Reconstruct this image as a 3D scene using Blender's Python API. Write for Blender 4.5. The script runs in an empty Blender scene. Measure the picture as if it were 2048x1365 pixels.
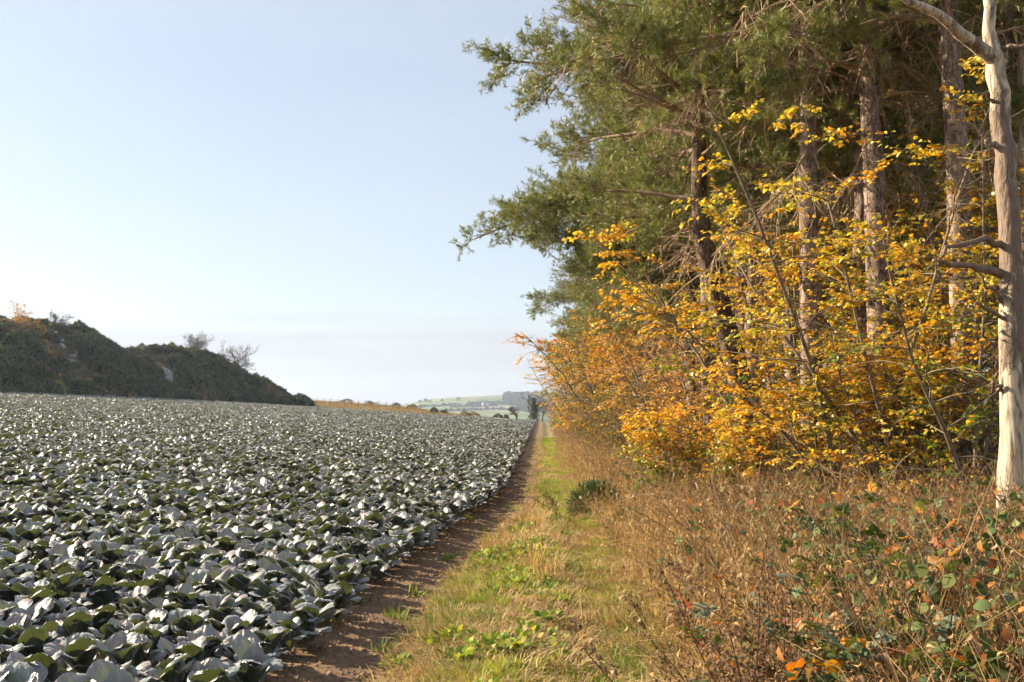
import bpy, math, random
import numpy as np
from mathutils import Matrix, Euler, Vector

# ------------------------------------------------------------------ camera, sky, sun, exposure
sc = bpy.context.scene
C = sc.collection
R = math.radians
EYE = 1.7
FPX = 1991.1
YAW, PITCH = R(1.75), R(4.466)
cam_d = bpy.data.cameras.new("camera"); cam_d.lens = 35.0; cam_d.sensor_width = 36.0
cam_d.clip_start = 0.1; cam_d.clip_end = 20000
cam = bpy.data.objects.new("camera", cam_d); C.objects.link(cam)
cam.location = (0, 0, EYE); cam.rotation_euler = (R(90) + PITCH, 0, YAW)
sc.camera = cam

SUN_AZ, SUN_EL = R(-72), R(26)          # azimuth measured from +Y (along the track) towards +X
sdir = Vector((math.sin(SUN_AZ) * math.cos(SUN_EL), math.cos(SUN_AZ) * math.cos(SUN_EL), math.sin(SUN_EL)))
world = bpy.data.worlds.new("World"); sc.world = world; world.use_nodes = True
wn, wl = world.node_tree.nodes, world.node_tree.links
wn.clear()
w_out = wn.new("ShaderNodeOutputWorld"); w_bg = wn.new("ShaderNodeBackground")
sky = wn.new("ShaderNodeTexSky"); sky.sky_type = 'NISHITA'; sky.sun_disc = False
sky.sun_elevation = SUN_EL; sky.sun_rotation = SUN_AZ
sky.air_density = 1.0; sky.dust_density = 0.8; sky.ozone_density = 1.0
w_bg.inputs['Strength'].default_value = 0.058
# a thin low bank of cloud over the horizon, all the way round
tc = wn.new("ShaderNodeTexCoord"); sep = wn.new("ShaderNodeSeparateXYZ")
wl.new(tc.outputs['Generated'], sep.inputs[0])
mp = wn.new("ShaderNodeMapping"); mp.inputs['Scale'].default_value = (2.2, 2.2, 26.0)
wl.new(tc.outputs['Generated'], mp.inputs[0])
nz = wn.new("ShaderNodeTexNoise"); nz.inputs['Scale'].default_value = 1.6; nz.inputs['Detail'].default_value = 6
wl.new(mp.outputs[0], nz.inputs['Vector'])
ad = wn.new("ShaderNodeMath"); ad.operation = 'MULTIPLY_ADD'; ad.inputs[1].default_value = 0.11; ad.inputs[2].default_value = -0.055
wl.new(nz.outputs['Fac'], ad.inputs[0])
zz = wn.new("ShaderNodeMath"); zz.operation = 'ADD'
wl.new(sep.outputs['Z'], zz.inputs[0]); wl.new(ad.outputs[0], zz.inputs[1])
band = wn.new("ShaderNodeMapRange"); band.interpolation_type = 'SMOOTHSTEP'
band.inputs['From Min'].default_value = 0.108; band.inputs['From Max'].default_value = 0.060
band.inputs['To Min'].default_value = 0.0; band.inputs['To Max'].default_value = 0.88
wl.new(zz.outputs[0], band.inputs['Value'])
cm = wn.new("ShaderNodeMix"); cm.data_type = 'RGBA'
cm.inputs[7].default_value = (3.95, 4.0, 4.4, 1)
veil = wn.new("ShaderNodeMix"); veil.data_type = 'RGBA'; veil.inputs[7].default_value = (4.6, 4.85, 5.25, 1)   # thin high cloud layer, added to even out the sky's gradient
nv_ = wn.new("ShaderNodeTexNoise"); nv_.inputs['Scale'].default_value = 1.3; nv_.inputs['Detail'].default_value = 5
mv = wn.new("ShaderNodeMapping"); mv.inputs['Scale'].default_value = (1.5, 1.5, 5.0); wl.new(tc.outputs['Generated'], mv.inputs[0]); wl.new(mv.outputs[0], nv_.inputs['Vector'])
rv = wn.new("ShaderNodeMapRange"); rv.inputs['From Min'].default_value = .3; rv.inputs['From Max'].default_value = .7; rv.inputs['To Min'].default_value = .46; rv.inputs['To Max'].default_value = .62
wl.new(nv_.outputs['Fac'], rv.inputs['Value']); wl.new(rv.outputs[0], veil.inputs[0]); wl.new(sky.outputs[0], veil.inputs[6])
wl.new(band.outputs[0], cm.inputs[0]); wl.new(veil.outputs[2], cm.inputs[6])
wl.new(cm.outputs[2], w_bg.inputs['Color']); wl.new(w_bg.outputs[0], w_out.inputs[0])

sun_d = bpy.data.lights.new("sun", 'SUN'); sun_d.energy = 5.0; sun_d.angle = R(0.5); sun_d.color = (1.0, 0.85, 0.62)
sun = bpy.data.objects.new("sun", sun_d); C.objects.link(sun)
sun.rotation_euler = sdir.to_track_quat('Z', 'Y').to_euler()
vs = sc.view_settings
sc.display_settings.display_device = 'sRGB'
vs.view_transform = 'Standard'; vs.look = 'None'; vs.exposure = 1.6; vs.gamma = 1.0; vs.use_curve_mapping = False
sc.cycles.max_bounces = 4; sc.cycles.diffuse_bounces = 2; sc.cycles.glossy_bounces = 1
sc.cycles.transmission_bounces = 2; sc.cycles.volume_bounces = 0; sc.cycles.transparent_max_bounces = 8
sc.cycles.use_denoising = True; sc.cycles.denoiser = 'OPENIMAGEDENOISE'; sc.cycles.denoising_input_passes = 'RGB_ALBEDO_NORMAL'
sc.cycles.use_adaptive_sampling = True; sc.cycles.adaptive_threshold = 0.06; sc.cycles.adaptive_min_samples = 16
sc.cycles.sample_clamp_indirect = 6.0

# ------------------------------------------------------------------ small maths
cam_m = cam.rotation_euler.to_matrix()
def at(px, py, Y):
    """Point of the place seen at photo pixel (px,py), Y metres ahead."""
    d = cam_m @ Vector(((px - 1024) / FPX, -(py - 682.5) / FPX, -1.0))
    t = Y / d.y
    return np.array((d.x * t, Y, EYE + d.z * t))
rng = np.random.default_rng(7)
def ss(a, b, x):
    t = np.clip((np.asarray(x, float) - a) / (b - a), 0, 1); return t * t * (3 - 2 * t)
def _h(ix, iy, s):
    v = (ix.astype(np.int64) * 374761393 + iy.astype(np.int64) * 668265263 + s * 974711) & 0x7fffffff
    v = ((v ^ (v >> 13)) * 1274126177) & 0x7fffffff
    return ((v ^ (v >> 16)) & 0xffff) / 65535.0
def vnoise(x, y, s=0):
    x = np.asarray(x, float); y = np.asarray(y, float)
    ix = np.floor(x); iy = np.floor(y); fx = x - ix; fy = y - iy
    fx = fx * fx * (3 - 2 * fx); fy = fy * fy * (3 - 2 * fy)
    ix = ix.astype(np.int64); iy = iy.astype(np.int64)
    a = _h(ix, iy, s); b = _h(ix + 1, iy, s); c = _h(ix, iy + 1, s); d = _h(ix + 1, iy + 1, s)
    return (a * (1 - fx) + b * fx) * (1 - fy) + (c * (1 - fx) + d * fx) * fy
def fbm(x, y, s=0, o=3):
    v = 0; a = 0.5; t = 0
    for k in range(o):
        v = v + a * vnoise(np.asarray(x) * 2 ** k, np.asarray(y) * 2 ** k, s + k); t += a; a *= .5
    return v / t
def unit(v): return v / np.maximum(np.linalg.norm(v, axis=-1, keepdims=True), 1e-9)

# edge of the crop (where its shadow ends on the bare soil), as x(y)
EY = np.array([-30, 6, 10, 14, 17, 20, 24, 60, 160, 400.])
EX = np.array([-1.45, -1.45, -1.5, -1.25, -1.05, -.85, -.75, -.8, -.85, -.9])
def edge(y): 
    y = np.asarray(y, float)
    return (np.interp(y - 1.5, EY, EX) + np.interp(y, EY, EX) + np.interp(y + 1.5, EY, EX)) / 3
# far end of the crop as a function of the bearing r = x/y
def field_end(r): return np.interp(r, [-1.5, -.8, -.545, -.2335, -.093, 0, .2], [70, 84, 112, 170, 176, 165, 165])

def gz(x, y):
    x = np.asarray(x, float); y = np.asarray(y, float)
    z = 1.2 * ss(35, 155, y)
    lx = np.clip(edge(y) - .5 - x, 0, 95)
    z = z + .062 * lx * lx / (lx + 2.0)
    rx = np.clip(x - 1.2, 0, 40)
    z = z + .05 * np.minimum(rx, 9) + .18 * ss(1.2, 2.6, x)
    near = np.exp(-np.maximum(0, np.abs(x) - 8) / 8)
    u = x - edge(y)
    z = z - .06 * np.exp(-((u - .35) / .32) ** 2) - .07 * np.exp(-((x - .45) / .3) ** 2) + .05 * np.exp(-((x + .35) / .35) ** 2)
    z = z + near * (.10 * (fbm(x * .8, y * .8, 3) - .5) + .05 * (fbm(x * 4, y * 4, 9) - .5))
    # beyond the crop: a low rise, then the valley
    r = x / np.maximum(y, 1.0)
    fe = field_end(r)
    b = y - fe
    rise = np.clip(b, 0, 22) * .055 * ss(-.05, -.16, r)
    z = z + rise - 14 * ss(10, 160, b - 22 * ss(-.05, -.16, r)) * (y > 100)
    return z

# ------------------------------------------------------------------ mesh and object helpers
def mk_mesh(name, V, Fs, mats, col=None, smooth=True, fm=None):
    """V (n,3); Fs list of (m,k) index arrays; col per-vertex rgb; fm face material index."""
    me = bpy.data.meshes.new(name)
    V = np.ascontiguousarray(V, np.float32)
    Fs = [np.asarray(f, np.int32) for f in (Fs if isinstance(Fs, list) else [Fs]) if len(f)]
    me.vertices.add(len(V)); me.vertices.foreach_set("co", V.ravel())
    if Fs:
        loops = np.concatenate([f.ravel() for f in Fs])
        tot = np.concatenate([np.full(len(f), f.shape[1], np.int32) for f in Fs])
        st = np.concatenate([[0], np.cumsum(tot)[:-1]]).astype(np.int32)
        me.loops.add(len(loops)); me.loops.foreach_set("vertex_index", loops)
        me.polygons.add(len(tot)); me.polygons.foreach_set("loop_start", st)
        if fm is not None: me.polygons.foreach_set("material_index", np.asarray(fm, np.int32))
        me.polygons.foreach_set("use_smooth", np.full(len(tot), smooth, bool))
    for m in (mats if isinstance(mats, (list, tuple)) else [mats]): me.materials.append(m)
    if col is not None:
        a = me.color_attributes.new("Col", 'FLOAT_COLOR', 'POINT')
        c = np.ones((len(V), 4), np.float32); c[:, :3] = col
        a.data.foreach_set("color", c.ravel())
    me.update(calc_edges=True)
    return me
class MB:
    """Collects vertices, faces and vertex colours."""
    def __init__(s): s.V = []; s.F = {}; s.c = []; s.n = 0
    def add(s, V, F, col=(1, 1, 1)):
        V = np.asarray(V, float).reshape(-1, 3); F = np.asarray(F)
        if not len(V): return
        s.V.append(V); s.F.setdefault(F.shape[1], []).append(F + s.n)
        s.c.append(np.broadcast_to(np.asarray(col, float), (len(V), 3))); s.n += len(V)
    def mesh(s, name, mat, smooth=True):
        return mk_mesh(name, np.concatenate(s.V), [np.concatenate(f) for f in s.F.values()], mat, np.concatenate(s.c), smooth)
def put(name, me, parent=None, loc=None, rot=None, scale=None):
    o = bpy.data.objects.new(name, me); C.objects.link(o)
    if parent is not None: o.parent = parent
    if loc is not None: o.location = loc
    if rot is not None: o.rotation_euler = rot
    if scale is not None: o.scale = scale if hasattr(scale, '__len__') else (scale,) * 3
    return o
def tag(o, label=None, cat=None, group=None, kind=None):
    if label: o["label"] = label
    if cat: o["category"] = cat
    if group: o["group"] = group
    if kind: o["kind"] = kind
    return o
def thing(name, label, cat, loc=(0, 0, 0), rz=0, group=None, scale=1.0):
    o = put(name, None, None, loc, (0, 0, rz), scale)
    o.empty_display_size = .1
    return tag(o, label, cat, group)
def tubes(P, r, sides=5):
    """n tubes of k points: P (n,k,3), r (n,k)."""
    P = np.asarray(P, float); r = np.asarray(r, float); n, k, _ = P.shape
    T = np.gradient(P, axis=1); T = unit(T)
    up = np.where(np.abs(T[..., 2:3]) > .92, np.array([1., 0, 0]), np.array([0., 0, 1]))
    A = unit(np.cross(T, up)); B = np.cross(T, A)
    a = np.arange(sides) * 2 * np.pi / sides
    V = P[:, :, None] + r[:, :, None, None] * (np.cos(a)[:, None] * A[:, :, None] + np.sin(a)[:, None] * B[:, :, None])
    i = np.arange(n)[:, None, None] * k * sides; j = np.arange(k - 1)[None, :, None] * sides; s = np.arange(sides)[None, None]
    s2 = (s + 1) % sides
    F = np.stack([i + j + s, i + j + s2, i + j + sides + s2, i + j + sides + s], -1).reshape(-1, 4)
    return V.reshape(-1, 3), F
def frames(d, up=None, roll=None):
    """rotation matrices (n,3,3) with columns x, y=d, z."""
    d = unit(np.asarray(d, float)); n = len(d)
    if up is None: up = np.tile([0., 0, 1], (n, 1))
    x = np.cross(d, up); bad = np.linalg.norm(x, axis=1) < 1e-3; x[bad] = [1, 0, 0]
    x = unit(x); z = np.cross(x, d)
    if roll is not None:
        c, s = np.cos(roll)[:, None], np.sin(roll)[:, None]
        x, z = c * x + s * z, -s * x + c * z
    return np.stack([x, d, z], -1)
def stamp(TV, TF, P, M, S):
    """copies of a template at P with matrices M and scales S."""
    P = np.asarray(P); n = len(P); S = np.broadcast_to(np.asarray(S, float), (n,)) if np.ndim(S) < 2 else S
    L = TV[None] * (S[:, None, None] if S.ndim == 1 else S[:, None, :])
    V = np.einsum('nij,nkj->nki', M, L) + P[:, None]
    F = (np.arange(n)[:, None, None] * len(TV) + TF[None]).reshape(-1, TF.shape[1])
    return V.reshape(-1, 3), F

# ------------------------------------------------------------------ materials
def new_mat(name):
    m = bpy.data.materials.new(name); m.use_nodes = True
    n, l = m.node_tree.nodes, m.node_tree.links
    b = n["Principled BSDF"]; return m, n, l, b
def nd(n, t, **k):
    x = n.new(t)
    for a, v in k.items(): setattr(x, a, v)
    return x
def mixc(n, l, f, a, b, mode='MIX'):
    m = nd(n, "ShaderNodeMix", data_type='RGBA', blend_type=mode)
    for i, v in ((0, f), (6, a), (7, b)):
        if hasattr(v, 'links'): l.new(v, m.inputs[i])
        elif i == 0: m.inputs[0].default_value = v
        else: m.inputs[i].default_value = (*v, 1) if len(v) == 3 else v
    return m.outputs[2]
def leaf_mat(name, trans=.35, rough=.5, spec=.35, tcol=(1.15, 1.1, .45), instancer=False, attr=True, coat=0):
    """thin leaf: vertex colour x object colour, seen through when lit from behind"""
    m, n, l, b = new_mat(name)
    c = nd(n, "ShaderNodeVertexColor", layer_name="Col").outputs[0]
    if instancer:
        t = nd(n, "ShaderNodeAttribute", attribute_type='INSTANCER', attribute_name="tint")
        c = mixc(n, l, 1.0, c, t.outputs['Color'], 'MULTIPLY')
    else:
        oi = nd(n, "ShaderNodeObjectInfo")
        c = mixc(n, l, 1.0, c, oi.outputs['Color'], 'MULTIPLY')
    l.new(c, b.inputs['Base Color']); b.inputs['Roughness'].default_value = rough
    b.inputs['Specular IOR Level'].default_value = spec
    tr = nd(n, "ShaderNodeBsdfTranslucent")
    l.new(mixc(n, l, 1.0, c, tcol, 'MULTIPLY'), tr.inputs[0])
    mx = nd(n, "ShaderNodeMixShader"); mx.inputs[0].default_value = trans
    l.new(b.outputs[0], mx.inputs[1]); l.new(tr.outputs[0], mx.inputs[2])
    l.new(mx.outputs[0], n["Material Output"].inputs[0])
    return m
def bark_mat(name, c1, c2, scale=9, bump=.5, rough=.9, stretch=.35):
    m, n, l, b = new_mat(name)
    t = nd(n, "ShaderNodeTexCoord"); mp = nd(n, "ShaderNodeMapping"); mp.inputs['Scale'].default_value = (1, 1, stretch)
    l.new(t.outputs['Object'], mp.inputs[0])
    no = nd(n, "ShaderNodeTexNoise"); no.inputs['Scale'].default_value = scale; no.inputs['Detail'].default_value = 8; no.inputs['Roughness'].default_value = .65
    l.new(mp.outputs[0], no.inputs['Vector'])
    vo = nd(n, "ShaderNodeTexVoronoi", feature='DISTANCE_TO_EDGE'); vo.inputs['Scale'].default_value = scale * 1.3
    wob = nd(n, "ShaderNodeTexNoise"); wob.inputs['Scale'].default_value = scale * .6; wob.inputs['Detail'].default_value = 4; l.new(mp.outputs[0], wob.inputs['Vector'])
    wm = nd(n, "ShaderNodeMixRGB", blend_type='ADD'); wm.inputs[0].default_value = .35; l.new(mp.outputs[0], wm.inputs[1]); l.new(wob.outputs['Color'], wm.inputs[2])
    l.new(wm.outputs[0], vo.inputs['Vector'])
    r = nd(n, "ShaderNodeMapRange"); r.inputs['From Min'].default_value = .36; r.inputs['From Max'].default_value = .62
    l.new(no.outputs['Fac'], r.inputs['Value'])
    c = mixc(n, l, r.outputs[0], c1, c2)
    crack = nd(n, "ShaderNodeMapRange"); crack.inputs['From Max'].default_value = .05; l.new(vo.outputs[0], crack.inputs['Value'])
    c = mixc(n, l, crack.outputs[0], tuple(.75 * v for v in c1), c)
    vc = nd(n, "ShaderNodeVertexColor", layer_name="Col")
    l.new(mixc(n, l, 1.0, c, vc.outputs[0], 'MULTIPLY'), b.inputs['Base Color'])
    b.inputs['Roughness'].default_value = rough; b.inputs['Specular IOR Level'].default_value = .2
    bp = nd(n, "ShaderNodeBump"); bp.inputs['Strength'].default_value = bump; bp.inputs['Distance'].default_value = .03
    ad = nd(n, "ShaderNodeMath", operation='MULTIPLY_ADD'); ad.inputs[1].default_value = .7
    l.new(crack.outputs[0], ad.inputs[0]); l.new(no.outputs['Fac'], ad.inputs[2])
    l.new(ad.outputs[0], bp.inputs['Height']); l.new(bp.outputs[0], b.inputs['Normal'])
    return m
def ground_mat(name, detail=18, bump=.6, dist=.04):
    m, n, l, b = new_mat(name)
    vc = nd(n, "ShaderNodeVertexColor", layer_name="Col")
    t = nd(n, "ShaderNodeTexCoord")
    no = nd(n, "ShaderNodeTexNoise"); no.inputs['Scale'].default_value = detail; no.inputs['Detail'].default_value = 8; no.inputs['Roughness'].default_value = .7
    l.new(t.outputs['Object'], no.inputs['Vector'])
    r = nd(n, "ShaderNodeMapRange"); r.inputs['From Min'].default_value = .25; r.inputs['From Max'].default_value = .75
    r.inputs['To Min'].default_value = .45; r.inputs['To Max'].default_value = 1.5
    l.new(no.outputs['Fac'], r.inputs['Value'])
    cb = nd(n, "ShaderNodeCombineColor")
    for i in range(3): l.new(r.outputs[0], cb.inputs[i])
    l.new(mixc(n, l, 1.0, vc.outputs[0], cb.outputs[0], 'MULTIPLY'), b.inputs['Base Color'])
    b.inputs['Roughness'].default_value = .95; b.inputs['Specular IOR Level'].default_value = .15
    bp = nd(n, "ShaderNodeBump"); bp.inputs['Strength'].default_value = bump; bp.inputs['Distance'].default_value = dist
    l.new(no.outputs['Fac'], bp.inputs['Height']); l.new(bp.outputs[0], b.inputs['Normal'])
    return m
M_ground = ground_mat("soil_and_turf")
M_far = ground_mat("far_turf", .02, .1, 1.0)
M_hill = ground_mat("hill_turf", .6, .5, .3)
M_needle = leaf_mat("pine_needles", .2, .45, .4, (1.1, 1.15, .5))
M_beech = leaf_mat("beech_leaves", .45, .38, .5, (1.25, 1.05, .35))
M_twigleaf = leaf_mat("undergrowth_leaves", .35, .5, .35, (1.2, 1.15, .4))
M_grass = leaf_mat("grass_blades", .35, .6, .25, (1.15, 1.1, .6), instancer=True)
M_bramble = leaf_mat("bramble_leaves", .35, .55, .3, (1.3, 1.3, .25))
M_gorse = leaf_mat("gorse_sprigs", .15, .6, .3, (1, 1, .5), instancer=True)
M_bark = bark_mat("pine_bark", (.11, .075, .052), (.36, .26, .185), 9, .9)
M_branch = bark_mat("branch_bark", (.19, .13, .085), (.33, .25, .17), 12, .3)
M_deadtwig = bark_mat("bare_twigs", (.30, .23, .15), (.46, .37, .25), 12, .2)
M_darkwood = bark_mat("dark_twigs", (.06, .045, .035), (.13, .095, .07), 14, .2)
M_stem = bark_mat("shrub_stems", (.13, .10, .07), (.25, .19, .13), 10, .2)
M_rock = bark_mat("pale_rock", (.22, .22, .22), (.42, .42, .42), 1.2, .6, .9, 1)

def snag_mat():
    m, n, l, b = new_mat("barkless_wood")
    t = nd(n, "ShaderNodeTexCoord"); mp = nd(n, "ShaderNodeMapping"); mp.inputs['Scale'].default_value = (1, 1, .12)
    l.new(t.outputs['Object'], mp.inputs[0])
    gr = nd(n, "ShaderNodeTexNoise"); gr.inputs['Scale'].default_value = 30; gr.inputs['Detail'].default_value = 6; l.new(mp.outputs[0], gr.inputs['Vector'])
    mp2 = nd(n, "ShaderNodeMapping"); mp2.inputs['Scale'].default_value = (1, 1, .35); l.new(t.outputs['Object'], mp2.inputs[0])
    pt = nd(n, "ShaderNodeTexNoise"); pt.inputs['Scale'].default_value = 3.2; pt.inputs['Detail'].default_value = 7; pt.inputs['Roughness'].default_value = .6; l.new(mp2.outputs[0], pt.inputs['Vector'])
    vc = nd(n, "ShaderNodeVertexColor", layer_name="Col")          # red channel: how much bark is left at this height
    sp = nd(n, "ShaderNodeSeparateColor"); l.new(vc.outputs[0], sp.inputs[0])
    ad = nd(n, "ShaderNodeMath", operation='ADD'); l.new(pt.outputs['Fac'], ad.inputs[0]); l.new(sp.outputs[0], ad.inputs[1])
    r = nd(n, "ShaderNodeMapRange"); r.inputs['From Min'].default_value = .98; r.inputs['From Max'].default_value = 1.04; l.new(ad.outputs[0], r.inputs['Value'])
    gc = nd(n, "ShaderNodeMapRange"); gc.inputs['From Min'].default_value = .33; gc.inputs['From Max'].default_value = .58; l.new(gr.outputs['Fac'], gc.inputs['Value'])
    wood = mixc(n, l, gc.outputs[0], (.15, .11, .075), (.52, .43, .31))
    fine = nd(n, "ShaderNodeTexNoise"); fine.inputs['Scale'].default_value = 26; fine.inputs['Detail'].default_value = 8; l.new(mp2.outputs[0], fine.inputs['Vector'])
    bark = mixc(n, l, fine.outputs['Fac'], (.07, .045, .03), (.27, .185, .13))
    l.new(mixc(n, l, r.outputs[0], wood, bark), b.inputs['Base Color']); b.inputs['Roughness'].default_value = .75
    bp = nd(n, "ShaderNodeBump"); bp.inputs['Strength'].default_value = .9; bp.inputs['Distance'].default_value = .03
    a2 = nd(n, "ShaderNodeMath", operation='MULTIPLY_ADD'); l.new(fine.outputs['Fac'], a2.inputs[0]); l.new(r.outputs[0], a2.inputs[1]); l.new(r.outputs[0], a2.inputs[2])
    a3 = nd(n, "ShaderNodeMath", operation='MULTIPLY_ADD'); a3.inputs[1].default_value = .25; l.new(gr.outputs['Fac'], a3.inputs[0]); l.new(a2.outputs[0], a3.inputs[2])
    l.new(a3.outputs[0], bp.inputs['Height']); l.new(bp.outputs[0], b.inputs['Normal'])
    return m
M_snag = snag_mat()

def cabbage_mat():
    m, n, l, b = new_mat("cabbage_leaf")
    geo = nd(n, "ShaderNodeNewGeometry")
    vc = nd(n, "ShaderNodeVertexColor", layer_name="Col")
    t = nd(n, "ShaderNodeTexCoord")
    no = nd(n, "ShaderNodeTexNoise"); no.inputs['Scale'].default_value = 9; no.inputs['Detail'].default_value = 5; l.new(t.outputs['Object'], no.inputs['Vector'])
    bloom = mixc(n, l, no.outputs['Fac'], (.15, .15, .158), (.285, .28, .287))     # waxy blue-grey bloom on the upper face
    bloom = mixc(n, l, geo.outputs['Backfacing'], bloom, (.052, .066, .036))              # greener underside, also darkened to paint in shaded sides and gaps
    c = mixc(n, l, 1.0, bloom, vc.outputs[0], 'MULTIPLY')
    l.new(c, b.inputs['Base Color']); b.inputs['Roughness'].default_value = .38; b.inputs['Specular IOR Level'].default_value = .7
    b.inputs['Sheen Weight'].default_value = .5; b.inputs['Sheen Roughness'].default_value = .4; b.inputs['Sheen Tint'].default_value = (.9, .93, 1, 1)
    wv = nd(n, "ShaderNodeTexNoise"); wv.inputs['Scale'].default_value = 34; wv.inputs['Detail'].default_value = 3
    mp = nd(n, "ShaderNodeMapping"); mp.inputs['Scale'].default_value = (1.6, .5, .5); l.new(t.outputs['Object'], mp.inputs[0]); l.new(mp.outputs[0], wv.inputs['Vector'])
    bp = nd(n, "ShaderNodeBump"); bp.inputs['Strength'].default_value = .5; bp.inputs['Distance'].default_value = .02
    l.new(wv.outputs['Fac'], bp.inputs['Height']); l.new(bp.outputs[0], b.inputs['Normal'])
    tr = nd(n, "ShaderNodeBsdfTranslucent"); tr.inputs[0].default_value = (.125, .155, .03, 1)
    mx = nd(n, "ShaderNodeMixShader"); mx.inputs[0].default_value = .15
    l.new(b.outputs[0], mx.inputs[1]); l.new(tr.outputs[0], mx.inputs[2]); l.new(mx.outputs[0], n["Material Output"].inputs[0])
    return m
M_cabbage = cabbage_mat()

# ------------------------------------------------------------------ scatter by geometry nodes (only for what nobody could count)
def scatter(name, meshes, P, rot, scl, idx, tint, label, cat):
    """one 'stuff' object: meshes repeated at points P"""
    lib = bpy.data.collections.new(name + "_library")
    for i, me in enumerate(meshes):
        lib.objects.link(bpy.data.objects.new(f"{name}_{i:02d}", me))
    me = bpy.data.meshes.new(name); n = len(P)
    me.vertices.add(n); me.vertices.foreach_set("co", np.ascontiguousarray(P, np.float32).ravel())
    def at_(nm, ty, key, arr):
        a = me.attributes.new(nm, ty, 'POINT'); a.data.foreach_set(key, np.ascontiguousarray(arr).ravel())
    at_("rot", 'FLOAT_VECTOR', "vector", np.asarray(rot, np.float32))
    s = np.asarray(scl, np.float32); s = np.repeat(s[:, None], 3, 1) if s.ndim == 1 else s
    at_("scl", 'FLOAT_VECTOR', "vector", s)
    at_("idx", 'INT', "value", np.asarray(idx, np.int32))
    t = np.ones((n, 4), np.float32); t[:, :3] = tint
    at_("tint", 'FLOAT_COLOR', "color", t)
    ng = bpy.data.node_groups.new(name + "_nodes", 'GeometryNodeTree')
    ng.interface.new_socket("Geometry", in_out='INPUT', socket_type='NodeSocketGeometry')
    ng.interface.new_socket("Geometry", in_out='OUTPUT', socket_type='NodeSocketGeometry')
    N, L = ng.nodes, ng.links
    gi, go = N.new("NodeGroupInput"), N.new("NodeGroupOutput")
    ip = N.new("GeometryNodeInstanceOnPoints"); ci = N.new("GeometryNodeCollectionInfo")
    ci.inputs['Collection'].default_value = lib; ci.inputs['Separate Children'].default_value = True; ci.inputs['Reset Children'].default_value = True
    ip.inputs['Pick Instance'].default_value = True
    def na(nm, ty):
        x = N.new("GeometryNodeInputNamedAttribute"); x.data_type = ty; x.inputs['Name'].default_value = nm; return x.outputs['Attribute']
    L.new(gi.outputs[0], ip.inputs['Points']); L.new(ci.outputs[0], ip.inputs['Instance'])
    L.new(na("idx", 'INT'), ip.inputs['Instance Index']); L.new(na("rot", 'FLOAT_VECTOR'), ip.inputs['Rotation']); L.new(na("scl", 'FLOAT_VECTOR'), ip.inputs['Scale'])
    L.new(ip.outputs[0], go.inputs[0])
    o = put(name, me); md = o.modifiers.new("scatter", 'NODES'); md.node_group = ng
    return tag(o, label, cat, kind="stuff")
def in_view(x, y, m=2.5):
    """within the picture, with a margin of m metres each side"""
    return (y > 1.5) & (x / np.maximum(y, .1) > -.57 - m / np.maximum(y, .1)) & (x / np.maximum(y, .1) < .53 + m / np.maximum(y, .1))

# ------------------------------------------------------------------ the ground: one grid of vertices, its faces split into ground, field and track
def grow(a, step, end, f):
    o = [a]
    while o[-1] < end: step *= f; o.append(o[-1] + step)
    return o
us = np.array([-v for v in grow(3.0, .09, 5000, 1.10)][::-1] + list(np.arange(-2.95, 5.5, .09)) + grow(5.55, .09, 5000, 1.10))
ys = np.array([-40, -25, -15, -8, -4, -2, -1, 0, 1] + list(np.arange(1.6, 22, .11)) + grow(22, .12, 9000, 1.045))
U, Yg = np.meshgrid(us, ys)
Xg = U + edge(Yg) * np.exp(-np.abs(U) / 60)
Zg = gz(Xg, Yg)
ZN = np.stack([Xg, Yg, Zg], -1).reshape(-1, 3)
def zone_colour(x, y):
    u = x - edge(y); n1 = fbm(x * 1.3, y * 1.3, 21); n2 = fbm(x * .5, y * .35, 33); n3 = fbm(x * 6, y * 6, 5)
    soil = np.array([.185, .118, .072]); dark = np.array([.13, .085, .055]); straw = np.array([.30, .215, .11]); turf = np.array([.13, .145, .035]); litter = np.array([.15, .10, .055])
    c = np.empty(x.shape + (3,)); c[:] = soil
    f = lambda w, col: c.__iadd__(w[..., None] * (col - c))
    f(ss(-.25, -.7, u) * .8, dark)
    w = ss(.32, .62, u + (n1 - .5) * .9) * (.75 - .5 * ss(12, 17, y) * ss(.35, -.1, x))
    f(np.clip(w, 0, 1) * .85, turf * .5 + straw * .5)
    f(np.exp(-((x - .27) / .2) ** 2) * ss(13, 20, y) * ss(.35, .55, n2) * .8, turf)
    f(np.exp(-((x - .48) / .2) ** 2) * ss(.4, .6, fbm(x * 1.1, y * .5, 64)) * .9, soil * .75)
    f(ss(.9, 1.6, x + (n1 - .5) * .8) * .9, straw * .6 + litter * .4)
    f(ss(4, 6, x) * .9, litter)
    far = ss(0, 4, y - field_end(x / np.maximum(y, 1))) * (y > 60)
    f(far, np.array([.20, .15, .075]))
    f(ss(60, 200, y - field_end(x / np.maximum(y, 1))) * (y > 60), np.array([.10, .12, .05]))
    return c * (.75 + .5 * n3)[..., None]
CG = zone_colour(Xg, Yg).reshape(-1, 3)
ny, nx = Xg.shape
I = (np.arange(ny - 1)[:, None] * nx + np.arange(nx - 1)[None]).ravel()
FG = np.stack([I, I + 1, I + nx + 1, I + nx], -1)
cx = ZN[FG].mean(1); uc = cx[:, 0] - edge(cx[:, 1]); rc = cx[:, 0] / np.maximum(cx[:, 1], 1)
is_field = (uc < -.35) & (cx[:, 1] < field_end(rc)) & (cx[:, 0] > -130) & (cx[:, 1] > -8)
is_track = (uc >= -.35) & (cx[:, 0] < .95) & (cx[:, 1] > -8) & (cx[:, 1] < 166)
def sub(name, sel):
    f = FG[sel]; u_, inv = np.unique(f, return_inverse=True)
    return put(name, mk_mesh(name, ZN[u_], inv.reshape(f.shape), M_ground, CG[u_]))
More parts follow.
